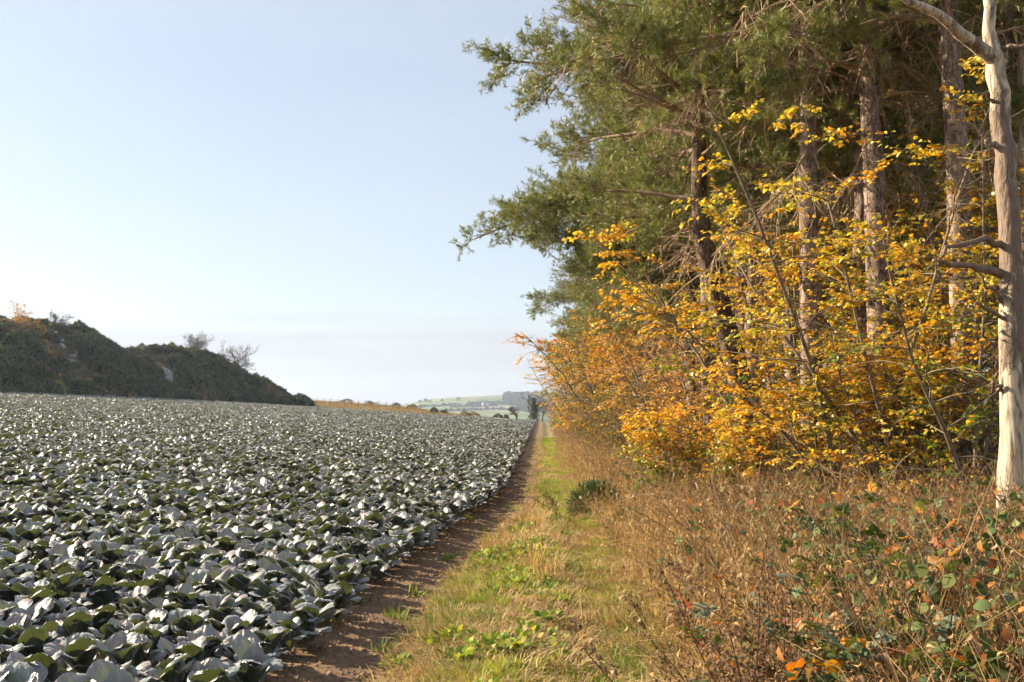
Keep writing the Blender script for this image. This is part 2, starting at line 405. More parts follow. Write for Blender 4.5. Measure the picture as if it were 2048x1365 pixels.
tag(sub("ground", ~(is_field | is_track)), "dry grassy ground under the wood and beyond the crop", "ground", kind="structure")
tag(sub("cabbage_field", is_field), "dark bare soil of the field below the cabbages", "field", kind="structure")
tag(sub("dirt_track", is_track), "brown dirt track with grassy middle beside the cabbages", "track", kind="structure")

# ------------------------------------------------------------------ the gorse hill on the left
hr = np.array([-1.2, -.9, -.7, -.545, -.52, -.47, -.437, -.422, -.413, -.38, -.354, -.33, -.309, -.304, -.284, -.26, -.2335, -.22])
hyp = np.array([590, 605, 622, 640, 644, 660, 697, 706, 702, 698, 708, 722, 745, 758, 768, 796, 824, 850])
def hill_z(r, Y):
    b = field_end(r) - 1.5
    d = Y - b
    dc = np.interp(r, [-1.2, -.545, -.3, -.22], [16, 20, 15, 8])        # run from foot to crest
    yc = b + dc
    zc = EYE + (838 - np.interp(r, hr, hyp)) / FPX * yc - 1.1           # the bushes add the rest
    zb = gz(r * b, b)
    t = np.clip(d / dc, 0, 1)
    prof = .55 * t + .45 * ss(.15, .85, t)
    z = zb + np.maximum(zc - zb, 0) * prof
    z = z + np.maximum(0, d - dc) * .02 - .12 * np.maximum(0, d - dc - 25)
    return np.where(d < 0, zb + d * .4, z)
rr = np.linspace(-1.2, -.20, 190); dd = np.concatenate([np.linspace(-6, 26, 46), np.linspace(28, 90, 24)])
RR, DD = np.meshgrid(rr, dd); YH = field_end(RR) + DD; XH = RR * YH
ZH = hill_z(RR, YH) + ss(0, 6, DD) * 1.1 * (fbm(XH * .25, YH * .25, 50) - .5)
VH = np.stack([XH, YH, ZH], -1).reshape(-1, 3)
ch = np.array([.10, .095, .045]) * (.6 + .8 * fbm(XH * .3, YH * .3, 61))[..., None] + np.array([.06, .04, .015]) * ss(10, 0, DD)[..., None]
nh, mh = XH.shape; I = (np.arange(nh - 1)[:, None] * mh + np.arange(mh - 1)[None]).ravel()
hill = put("hill", mk_mesh("hill", VH, np.stack([I, I + 1, I + mh + 1, I + mh], -1), M_hill, ch.reshape(-1, 3)))
tag(hill, "steep dark gorse covered hill beyond the crop", "hill", kind="structure")

# ------------------------------------------------------------------ the distant hill with fields
DR = np.array([-.6, -.3, -.20, -.145, -.12, -.085, -.05, -.036, -.01, .02, .1, .35])
DP = np.array([845, 842, 829, 812, 801, 795, 790, 789, 788, 791, 798, 826])
def dist_z(r, Y):
    t = (Y - 1250) / 750
    zc = EYE + (838 - np.interp(r, DR, DP)) / FPX * 2000
    z = -12 + (zc + 12) * (.75 * np.clip(t, 0, 1) + .25 * ss(0, 1, t)) 
    return z - np.maximum(0, t - 1) * 22 + 1.2 * np.sin(r * 60 + Y * .004)
rr = np.linspace(-.6, .5, 220); yy = np.linspace(1150, 2600, 90)
RR, YD = np.meshgrid(rr, yy); XD = RR * YD; ZD = dist_z(RR, YD)
pm = np.floor((RR + .013 * np.sin(YD * .006)) * 17 + .3).astype(int) * 7 + np.floor((YD + 500 * RR) / 170).astype(int)
pal = np.array([[.13, .19, .06], [.17, .21, .08], [.24, .22, .13], [.11, .16, .06], [.20, .20, .10]])
cd = .75 * pal[pm % 5] * (.85 + .3 * fbm(XD * .02, YD * .02, 5))[..., None]
nh, mh = XD.shape; I = (np.arange(nh - 1)[:, None] * mh + np.arange(mh - 1)[None]).ravel()
tag(put("distant_hill", mk_mesh("distant_hill", np.stack([XD, YD, ZD], -1).reshape(-1, 3), np.stack([I, I + 1, I + mh + 1, I + mh], -1), M_far, cd.reshape(-1, 3))),
    "distant farmed hill with pale green fields", "hill", kind="structure")

# ------------------------------------------------------------------ cabbages
def cabbage_leaf(seed, W, Ln, curl, nu=11, nv=10):
    g = np.random.default_rng(seed)
    s = np.linspace(-1, 1, nu); t = np.linspace(0, 1, nv)
    S, T = np.meshgrid(s, t)
    ang = np.interp(t, [0, .25, .6, .85, 1], [.05, .0, .05 + .12 * curl, .25 + .65 * curl, .85 + 1.3 * curl]) + g.normal(0, .05, nv)
    dy, dz = np.sin(ang), np.cos(ang); st = Ln / (nv - 1)
    cy = np.concatenate([[0], np.cumsum((dy[1:] + dy[:-1]) / 2)]) * st; cz = np.concatenate([[0], np.cumsum((dz[1:] + dz[:-1]) / 2)]) * st
    w = W * np.interp(t, [0, .12, .3, .55, .75, .9, 1], [.12, .22, .72, 1.0, 1.02, .84, .45])
    cup = .5 + .3 * g.random()
    ph = g.random(4) * 6.28
    off = -cup * w[:, None] * S ** 2 * np.interp(t, [0, .5, .8, 1], [.7, .8, -.25, -.55])[:, None]        # sides bend back towards the heart
    rip = .09 * W * np.abs(S) ** 1.5 * np.sin(T * 8 + ph[0] + S * 1.5) + .05 * W * np.cos(S * 11 + ph[1]) * T + .06 * W * np.sin(S * 3 + ph[2]) * np.sin(T * 6 + ph[2])
    off = off + rip
    X = S * w[:, None] * (1 - .12 * S ** 2) + .03 * W * np.sin(T * 7 + ph[3])
    Yv = cy[:, None] + off * dz[:, None]; Z = cz[:, None] - off * dy[:, None]
    V = np.stack([X, Yv, Z], -1).reshape(-1, 3)
    I = (np.arange(nv - 1)[:, None] * nu + np.arange(nu - 1)[None]).ravel()
    F = np.stack([I, I + 1, I + nu + 1, I + nu], -1)
    c = np.ones((nv, nu, 3)); rib = np.exp(-(S / .13) ** 2) * (1 - .5 * T)
    c += rib[..., None] * np.array([.5, .55, .35]); c *= .88 + .24 * g.random()
    c *= np.array([1 + .10 * g.normal(), 1, 1 + .06 * g.normal()])
    return V, F, c.reshape(-1, 3)
LEAVES = [cabbage_leaf(100 + i, .115 + .035 * rng.random(), .33 + .08 * rng.random(), rng.random() * .8) for i in range(9)]
HEART = [cabbage_leaf(200 + i, .10, .22, -.35) for i in range(2)]
LEAF_ME = [mk_mesh("cabbage_leaf", *l[:2], M_cabbage, l[2]) for l in LEAVES + HEART]
ALL_L = LEAVES + HEART
def cabbage_plan(g):
    out = []; a0 = g.random() * 6.28
    for n, tilt, sc_, zb, pool in ((5, 36, .95, .03, 9), (5, 11, 1.12, .06, 9), (4, 0, 1.10, .08, 9), (2, 0, 1.0, .12, -2)):
        a0 += .6
        for k in range(n):
            az = a0 + k * 6.283 / n + g.normal(0, .22)
            li = g.integers(0, 9) if pool == 9 else 9 + k % 2
            tl = R(tilt + g.normal(0, 10)); s = sc_ * g.uniform(.82, 1.15)
            M = Matrix.Rotation(az, 4, 'Z') @ Matrix.Translation((0, .035, zb)) @ Matrix.Rotation(-tl, 4, 'X') @ Matrix.Rotation(g.normal(0, .2), 4, 'Z') @ Matrix.Scale(s, 4)
            out.append((int(li), M))
    return out
PLANS = [cabbage_plan(np.random.default_rng(300 + i)) for i in range(8)]
CAB_ME = []
for p in PLANS:
    mb = MB()
    for li, M in p:
        V, F, c = ALL_L[li]; A = np.array(M); mb.add(V @ A[:3, :3].T + A[:3, 3], F, c)
    CAB_ME.append(mb.mesh("cabbage", M_cabbage))
rows, pts = np.arange(0, 360), []
yrow = np.arange(1.5, 180, .335)
for k in rows:
    y = yrow + rng.random() * .335 + rng.normal(0, .06, len(yrow))
    x = edge(y) - .36 - k * .355 + rng.normal(0, .05, len(y))
    r = x / np.maximum(y, .1)
    m = in_view(x, y, 3) & (y < field_end(r) - 1.0) & (rng.random(len(y)) > .02)
    pts.append(np.stack([x[m], y[m], np.full(m.sum(), k)], -1))
pts = np.concatenate(pts); pz = gz(pts[:, 0], pts[:, 1])
crot = np.stack([rng.normal(0, .10, len(pts)), rng.normal(0, .10, len(pts)), rng.random(len(pts)) * 6.283], -1)
cscl = rng.uniform(.58, .80, len(pts)); cidx = rng.integers(0, 8, len(pts))
# how large each shows: the nearest that fall inside the frame come first
ctop = np.stack([pts[:, 0], pts[:, 1], pz + .25], -1); ci = np.array(cam_m.transposed())
cl = (ctop - np.array([0, 0, EYE])) @ ci.T
pxx = 1024 + cl[:, 0] / np.maximum(-cl[:, 2], .1) * FPX; pyy = 682.5 - cl[:, 1] / np.maximum(-cl[:, 2], .1) * FPX
inside = (pxx > -30) & (pxx < 2078) & (pyy < 1400) & (cl[:, 2] < 0)
order = np.argsort(np.where(inside, -cl[:, 2], 1e6)); solo = order[:300]
rest = np.ones(len(pts), bool); rest[solo] = False
ordw = "first second third fourth fifth sixth seventh eighth ninth tenth eleventh twelfth thirteenth fourteenth fifteenth sixteenth seventeenth eighteenth nineteenth twentieth".split()
edge_n = 0
for rank, i in enumerate(solo):
    y_i = pts[i, 1]
    if pts[i, 2] == 0 and edge_n < 16:
        lab = f"cabbage in the row bordering the dirt track, {ordw[edge_n]} one counting away from the camera"; edge_n += 1
    elif pts[i, 2] == 0: lab = "small looking cabbage farther along the row that borders the dirt track"
    elif y_i < 6.5: lab = "large blue-green cabbage among those nearest the bottom left corner"
    else: lab = "blue-green cabbage with pale curled leaf tips in the near part of the field"
    loc = (pts[i, 0], y_i, pz[i])
    if rank < 110:
        t = thing("cabbage", lab, "cabbage", loc, 0, "cabbages in the near field"); t.rotation_euler = crot[i]; t.scale = (cscl[i],) * 3
        for li, M in PLANS[cidx[i]]:
            o = put("leaf", LEAF_ME[li], t); o.matrix_local = M
    else:
        tag(put("cabbage", CAB_ME[cidx[i]], None, loc, crot[i], cscl[i]), lab, "cabbage", "cabbages in the near field")
P = np.stack([pts[:, 0], pts[:, 1], pz], -1)[rest]
scatter("cabbage_crop", CAB_ME, P, crot[rest], cscl[rest], cidx[rest], np.ones((len(P), 3)), "mass of silvery cabbages covering the rest of the field", "crop")

# ------------------------------------------------------------------ pines
def needle_shoot(seed, n=20, ln=.085, wd=.0075, shoot=.12):
    g = np.random.default_rng(seed); V = []; F = []
    for k in range(n):
        y0 = shoot * g.random(); a = g.random() * 6.283; e = R(g.uniform(28, 62)); L = ln * g.uniform(.7, 1.2)
        d = np.array([math.sin(e) * math.cos(a), math.cos(e), math.sin(e) * math.sin(a)])
        sd = unit(np.cross(d, g.normal(size=3)))
        b = np.array([0, y0, 0]); V += [b - sd * wd / 2, b + sd * wd / 2, b + d * L]; F.append([3 * k, 3 * k + 1, 3 * k + 2])
    return np.array(V), np.array(F)
FINE = [needle_shoot(i) for i in range(4)]
FULL = [needle_shoot(10 + i, 13, .088, .0125, .13) for i in range(4)]
def bend(p0, d0, L, k, g, droop=0., wander=.12, up=0.):
    """polyline of k points from p0 along d0, drooping and wandering"""
    P = [np.array(p0, float)]; d = unit(np.array(d0, float)); st = L / (k - 1)
    for i in range(k - 1):
        d = unit(d + g.normal(0, wander, 3) + np.array([0, 0, -droop / (k - 1) + up * i / (k - 1) ** 2]))
        P.append(P[-1] + d * st)
    return np.array(P)
def samp(P, t):
    x = t * (len(P) - 1); i = np.minimum(x.astype(int), len(P) - 2); f = (x - i)[:, None]
    return P[i] * (1 - f) + P[i + 1] * f, unit(P[i + 1] - P[i])
def make_pine(seed, H=17, r0=.19, lean=(0, 0), hmin=4.2, Lmax=4.3, n_limb=46, extra=(), dead=9, path=None, dens=1.0, shade=1.0, SHOOTS=FULL):
    g = np.random.default_rng(seed)
    k = 14; zz = np.linspace(0, 1, k)
    if path is None:
        T = np.stack([lean[0] * zz * H + np.cumsum(g.normal(0, .05, k)), lean[1] * zz * H + np.cumsum(g.normal(0, .05, k)), zz * H - .3], -1)
        T[0, :2] = 0
    else: T = path; k = len(T); zz = np.linspace(0, 1, k)
    rad = r0 * (1 - .72 * zz) * (1 + .35 * np.exp(-zz * 26))
    Hm = T[-1, 2]
    trunk = MB(); V, F = tubes(T[None], rad[None], 14)
    V = V + (V - np.repeat(T, 14, 0)) * (.10 * g.normal(size=(len(V), 1)))
    warm = ss(.35, .8, np.repeat(zz, 14))[:, None]
    trunk.add(V, F, (1 - warm) * np.array([.95, .95, 1.0]) + warm * np.array([1.5, 1.05, .75]) if shade == 1 else np.array([.5, .48, .48]))  # a shade below full paints the whole trunk dark, as under foliage
    br = MB(); nd_ = []; sec_all = []; ter_all = []; dead_s = []; dead_t = []
    limbs = []
    for i in range(n_limb):
        f = (i + g.random()) / n_limb; h = hmin + (Hm - .4 - hmin) * f ** 1.05
        L = Lmax * np.interp(f, [0, .15, .45, .75, 1], [.75, 1, .95, .6, .12]) * g.uniform(.7, 1.15)
        limbs.append((h, g.random() * 6.283, L, R(np.interp(f, [0, 1], [2, 38]) + g.normal(0, 8)), np.interp(f, [0, .5, 1], [.55, .3, -.1]), True))
    limbs += [(*e, True) for e in extra]
    for i in range(dead): limbs.append((g.uniform(max(2.2, hmin - 2.2), hmin + 3.5), g.random() * 6.283, g.uniform(.9, 2.8), R(g.normal(8, 15)), .5, False))
    for h, az, L, el, droop, live in limbs:
        fz = np.interp(h, T[:, 2], np.arange(k)); i0 = int(min(fz, k - 2)); p0 = T[i0] * (1 - fz + i0) + T[i0 + 1] * (fz - i0)
        d = np.array([math.cos(az) * math.cos(el), math.sin(az) * math.cos(el), math.sin(el)])
        P = bend(p0, d, L, 8, g, droop, .11, .5 if live else .1)
        rl = (.014 + .0125 * L) * (1 - .8 * np.linspace(0, 1, 8)) * (1 if live else .75)
        V, F = tubes(P[None], rl[None], 6); br.add(V, F, (1, 1, 1) if live else (1.25, 1.2, 1.15))
        ns = int(max(4, L * (4.2 if L < 4.9 else 6.5))) if live else int(4 + L * 3)
        t = g.uniform(.22, 1, ns); q, dl = samp(P, t)
        lat = unit(np.cross(dl, [0, 0, 1.])) * np.where(g.random(ns) < .5, 1, -1)[:, None]
        ds = unit(dl * g.uniform(.3, .9, (ns, 1)) + lat * g.uniform(.4, 1, (ns, 1)) + g.normal(0, .25, (ns, 3)) + [0, 0, .12 if live else -.45])
        ls = (.32 * L * (1.15 - .6 * t) * g.uniform(.6, 1.3, ns)).clip(.25, 1.5 if L < 4.9 else 1.0)
        S = np.stack([bend(q[j], ds[j], ls[j], 5, g, .35 if live else .8, .16, .5) for j in range(ns)])
        rs = np.outer((.005 + .006 * ls), np.linspace(1, .35, 5))
        (sec_all if live else dead_s).append((S, rs))
        nt = 11 if live else 4
        tt = g.uniform(.15, 1, (ns, nt)); x = tt * 4; ii = np.minimum(x.astype(int), 3); ff = (x - ii)[..., None]
        ar = np.arange(ns)[:, None]; q2 = (S[ar, ii] * (1 - ff) + S[ar, ii + 1] * ff).reshape(-1, 3); d2 = unit(S[ar, ii + 1] - S[ar, ii]).reshape(-1, 3)
        d3 = unit(d2 * .7 + g.normal(0, .55, d2.shape) + [0, 0, .25 if live else -.2]); l3 = g.uniform(.14, .38, len(d3)) * (1 if live else 1.5)
        mid = q2 + d3 * l3[:, None] * .5 + g.normal(0, .02, q2.shape); end = q2 + d3 * l3[:, None] + np.array([0, 0, .05 if live else -.05]) * g.random((len(d3), 1))
        (ter_all if live else dead_t).append((np.stack([q2, end], 1), np.outer(np.full(len(q2), .005), [1, .5])) if live else (np.stack([q2, mid, end], 1), np.outer(np.full(len(q2), .005), [1, .8, .5])))
        if live:
            for a_, b_, dirs in ((q2, end, d3), (mid, end, d3)):
                w = g.uniform(.6, 1.0, (len(q2), 1)); nd_.append((a_ * (1 - w) + b_ * w, unit(dirs + g.normal(0, .35, dirs.shape) + [0, 0, .15])))
            nd_.append((end, unit(d3 + [0, 0, .2])))
            if L > 4.9: nd_.append((q2 * .5 + end * .5, unit(d3 + g.normal(0, .5, d3.shape)))); nd_.append((end + g.normal(0, .06, end.shape), unit(d3 + g.normal(0, .5, d3.shape))))
            e = S[:, -1]; nd_.append((e, unit(S[:, -1] - S[:, -2] + [0, 0, .2])))
    for lst, sd, cc in ((sec_all, 4, (1, 1, 1)), (ter_all, 3, (1, .95, .85))):
        V, F = tubes(np.concatenate([a for a, _ in lst]), np.concatenate([b for _, b in lst]), sd); br.add(V, F, cc)
    for lst, sd in ((dead_s, 4), (dead_t, 3)):
        if lst:
            V, F = tubes(np.concatenate([a for a, _ in lst]), np.concatenate([b for _, b in lst]) * 1.3, sd); br.add(V, F, (1.5, 1.45, 1.35))
    P = np.concatenate([a for a, _ in nd_]); D = np.concatenate([b for _, b in nd_])
    keep = g.random(len(P)) < dens; P, D = P[keep], D[keep]
    # needles thin out in clumps so that the crown shows gaps
    cl_ = fbm(P[:, 0] * 1.1 + P[:, 2] * .9, P[:, 1] * 1.1 - P[:, 2] * 1.3, seed, 2); keep = cl_ > (.34 if extra else .38); P, D = P[keep], D[keep]
    nm = MB(); which = g.integers(0, 4, len(P))
    for w in range(4):
        s = which == w
        if not s.any(): continue
        V, F = stamp(*SHOOTS[w], P[s], frames(D[s], None, g.random(s.sum()) * 6.28), g.uniform(.85, 1.45, s.sum()))
        nv = len(SHOOTS[w][0])
        hue = g.random((s.sum(), 1)); c = (1 - hue) * np.array([.11, .155, .04]) + hue * np.array([.30, .285, .075])
        pale = g.random((s.sum(), 1)) < .05; c = np.where(pale, [.17, .13, .05], c)
        nm.add(V, F, np.repeat(c, nv, 0))
    return trunk.mesh("trunk", M_bark), br.mesh("branches", M_branch), nm.mesh("crown", M_needle, False)
def place_pine(pm, x, y, rz, s, label, group=None, col=(1, 1, 1, 1)):
    t = thing("pine_tree", label, "pine tree", (x, y, float(gz(x, y)) - .05), rz, group, s)
    for nm, me in zip(("trunk", "branches", "crown"), pm):
        if me is None: continue
        o = put(nm, me, t)
        if nm == "crown": o.color = col
    return t
PINES = [make_pine(10, 17, .19, hmin=5.2, n_limb=58), make_pine(11, 18, .18, (.01, .01), hmin=6.7, Lmax=3.3, n_limb=44, dead=14, SHOOTS=FINE), make_pine(12, 16, .20, (-.02, 0), hmin=5.0, n_limb=58), make_pine(13, 17.5, .16, hmin=7.0, Lmax=3.2, n_limb=34, dead=14, SHOOTS=FINE)]
# limbs as (height, azimuth, length, elevation, droop)
OVER_A = make_pine(21, 17, .20, hmin=5.0, Lmax=4.1, n_limb=58, extra=[(8.6, R(183), 7.6, R(8), .75), (8.9, R(176), 6.4, R(10), .6), (6.4, R(186), 5.0, R(6), .5), (6.9, R(172), 5.2, R(2), .4)])
OVER_B = make_pine(22, 17.5, .20, hmin=5.4, Lmax=3.9, n_limb=58, extra=[(9.0, R(180), 6.5, R(8), .1), (9.7, R(188), 6.0, R(8), .15), (9.3, R(172), 5.6, R(10), .1)])
# the leaning trunk, its bark coloured dark for the foliage's shade
yl = 17.2
pl = [at(1497, 830, yl), at(1482, 770, yl), at(1462, 690, yl), at(1440, 610, yl), at(1420, 540, yl), at(1405, 480, yl), at(1400, 400, yl), at(1398, 300, yl), at(1395, 180, yl), at(1392, 60, yl), at(1390, -60, yl), at(1390, -180, yl)]
pl = np.array(pl); base_l = np.array([pl[0, 0], yl, float(gz(pl[0, 0], yl))]); pl = pl - base_l; pl[0] = (0.1, 0, -.3)
LEAN = make_pine(23, r0=.235, shade=.55, hmin=5.8, Lmax=3.0, n_limb=40, SHOOTS=FINE, path=pl, extra=[(5.2, R(150), 2.6, R(5), .1), (4.6, R(20), 2.8, R(14), -.2)], dead=8)
front = [
    (OVER_B, 21.5, 5.6, 0, 1.0, "pine whose long level bough juts over the track at the picture's top"),
    (OVER_A, 30.5, 5.2, 0, 1.0, "pine with a drooping bough reaching out over the field edge into the sky"),
    (PINES[1], 13.2, 5.53, .7, 1.0, "straight reddish pine just behind the pale barkless trunk"),
    (PINES[3], 17.0, 8.25, 2.2, 1.0, "pine with orange upper trunk cut by the picture's right edge"),
    (PINES[1], 15.3, 4.12, 3.9, .95, "straight pine rising from the beech between the leaning pine and the pale trunk"),
    (PINES[1], 14.2, 4.85, 1.3, .95, "pine standing in the golden beech nearest left of the reddish pine"),
    (PINES[3], 15.9, 5.15, 4.4, .95, "slender pine half hidden behind the golden beech"),
    (PINES[3], 21.5, 4.55, 5.3, .9, "slim pine just behind the leaning pine on its right"),
    (PINES[1], 25.5, 4.35, 2.9, .95, "grey stemmed pine just left of the leaning pine"),
    (PINES[0], 29.0, 4.45, 4.8, .95, "pine behind the copper beech thicket in mid wood edge"),
    (PINES[2], 24.2, 5.0, 2.0, .95, "bushy pine behind the one with the jutting top bough"),
    (PINES[0], 27.8, 4.9, .4, .95, "full crowned pine in front of the drooping bough's pine"),
    (PINES[2], 34.0, 5.0, 2.0, .95, "bushy pine between the leaning pine and the one with the drooping bough"),
]
for pm, y, x, rz, s, lab in front: place_pine(pm, x, y, rz, s, lab, "pines along the wood edge")
t = thing("pine_tree", "pine with thick trunk, coloured dark as if shaded, leaning left towards the track", "pine tree", base_l, 0, "pines along the wood edge")
for nm, me in zip(("trunk", "branches", "crown"), LEAN): put(nm, me, t)
g = np.random.default_rng(77)
for i, (y, x) in enumerate([(35.5, 5.0), (43, 4.9), (48, 5.2), (54, 4.8), (61, 5.0), (69, 5.2), (79, 5.0), (90, 5.2), (103, 5.0), (118, 5.0), (134, 5.2)]):
    place_pine(PINES[i % 3] if i % 4 else OVER_B, x, y, g.random() * 6.28 if i % 4 else g.normal(0, .3), g.uniform(.9, 1.0) * (1 - .25 * ss(80, 135, y)), "pine in the dense receding line of the far wood edge", "pines receding along the wood edge", (1, 1, 1.05, 1))
deep = []
for _ in range(4000):
    y = g.uniform(14, 120); x = g.uniform(9, 30)
    if x / y > .60 or y > 75: continue
    if y > 60 and x > 16: continue
    if all((x - a) ** 2 + (y - b) ** 2 > 4.3 ** 2 for a, b in deep) and all((x - f[2]) ** 2 + (y - f[1]) ** 2 > 2.6 ** 2 for f in front): deep.append((x, y))
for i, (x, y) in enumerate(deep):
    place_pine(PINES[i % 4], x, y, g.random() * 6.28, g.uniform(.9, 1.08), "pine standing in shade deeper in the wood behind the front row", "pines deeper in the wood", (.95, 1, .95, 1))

# ------------------------------------------------------------------ the pale barkless tree at the right
def snag(name, label, pts_, widths, Y, limbs, bark):
    c = np.array([at(px, py, Y) for px, py in pts_])
    k = 26; tt = np.linspace(0, len(c) - 1, k); cc = np.stack([np.interp(tt, np.arange(len(c)), c[:, j]) for j in range(3)], -1)
    rr_ = np.interp(tt, np.arange(len(c)), np.array(widths) / FPX * Y / 2)
    base = np.array([cc[0, 0], Y, float(gz(cc[0, 0], Y)) - .1])
    g = np.random.default_rng(5)
    cc = cc + np.stack([g.normal(0, .006, k), g.normal(0, .02, k), np.zeros(k)], -1)
    th = thing(name, label, "dead tree", base)
    mb = MB(); V, F = tubes((cc - base)[None], rr_[None], 18); 
    cen = np.repeat(cc - base, 18, 0); V = cen + (V - cen) * (1 + .018 * g.normal(size=(len(V), 1)))
    bl = np.interp(np.repeat(tt, 18), np.arange(len(c)), bark)
    mb.add(V, F, np.stack([bl, bl, bl], -1)); put("trunk", mb.mesh("trunk", M_snag), th)
    for lp, lw, bk in limbs:
        p = np.array([at(a, b, Y + dy) for a, b, dy in lp]) - base
        kk = 9; t2 = np.linspace(0, len(p) - 1, kk); q = np.stack([np.interp(t2, np.arange(len(p)), p[:, j]) for j in range(3)], -1)
        q[1:] += g.normal(0, .015, (kk - 1, 3))
        w = np.interp(t2, [0, len(p) - 1], np.array(lw) / FPX * Y / 2)
        m2 = MB(); V, F = tubes(q[None], w[None], 9); m2.add(V, F, (bk, bk, bk))
        n = len(V); m2.add(V[-9:], np.array([list(range(9))]), (bk, bk, bk))
        put("branch", m2.mesh("branch", M_snag), th)
    return th
snag("dead_tree", "tall pale dead tree stripped of bark at the picture's right", [(2020, 1140), (2021, 980), (2025, 800), (2022, 600), (2017, 450), (2010, 330), (2003, 230), (1990, 130), (1978, 60), (1973, -40), (1970, -150)],
     [56, 52, 47, 44, 42, 40, 38, 37, 24, 20, 15], 9.6,
     [([(1998, 130, 0), (1960, 92, -.1), (1918, 62, -.3), (1880, 36, -.5), (1835, 10, -.6), (1790, -20, -.8)], (32, 10), .42),
      ([(2005, 488, 0), (1960, 478, -.2), (1905, 492, -.4), (1880, 510, -.5)], (16, 4), .6),
      ([(2002, 548, 0), (1940, 528, -.2), (1862, 524, -.4)], (20, 5), .6),
      ([(2008, 606, 0), (1975, 575, -.2), (1955, 552, -.3)], (10, 3), .6),
      ([(2008, 780, 0), (1990, 772, -.15)], (10, 5), .6),
      ([(1990, 292, .0), (1968, 282, -.1)], (13, 8), .45),
      ([(1985, 100, 0), (2020, 95, -.1), (2070, 88, -.2)], (14, 5), .6),
      ([(2005, 215, 0), (1975, 195, -.1), (1950, 185, -.3)], (9, 3), .6),
      ([(2012, 640, 0), (1960, 610, -.3), (1935, 618, -.5)], (9, 3), .6)], [.36, .38, .45, .5, .58, .6, .52, .42, .4, .5, .6])
snag("dead_tree", "second pale dead stem half cut off by the right edge behind the stripped one", [(2062, 1090), (2060, 800), (2056, 500), (2050, 290), (2046, 150), (2044, -60)], [34, 30, 28, 26, 22, 18], 15.2,
     [([(2050, 300, 0), (1985, 282, .1), (1952, 284, .1)], (20, 11), .3)], [.2, .2, .25, .3, .5, .6])

# ------------------------------------------------------------------ autumn beeches under the pines
LEAF_T = np.array([[0, 0, 0], [-.29, .30, .10], [.29, .30, .10], [-.25, .68, .06], [.25, .68, .06], [0, 1, -.14]], float)
LEAF_F = np.array([[0, 2, 1], [1, 2, 4], [1, 4, 3], [3, 4, 5]])
GOLD = np.array([[.72, .44, .045], [.66, .33, .04], [.60, .50, .06], [.42, .44, .06], [.74, .55, .10]])
ORANGE = np.array([[.64, .28, .035], [.56, .21, .03], [.70, .40, .05], [.46, .17, .03], [.60, .42, .06]])
COPPER = np.array([[.56, .34, .11], [.50, .27, .08], [.62, .42, .16], [.40, .22, .07], [.64, .44, .13]])
GREEN = np.array([[.16, .24, .03], [.22, .28, .035], [.10, .17, .03], [.34, .34, .04], [.28, .24, .03]])
OLIVE = np.array([[.30, .27, .05], [.36, .30, .06], [.22, .20, .04], [.42, .30, .07], [.18, .16, .04]])
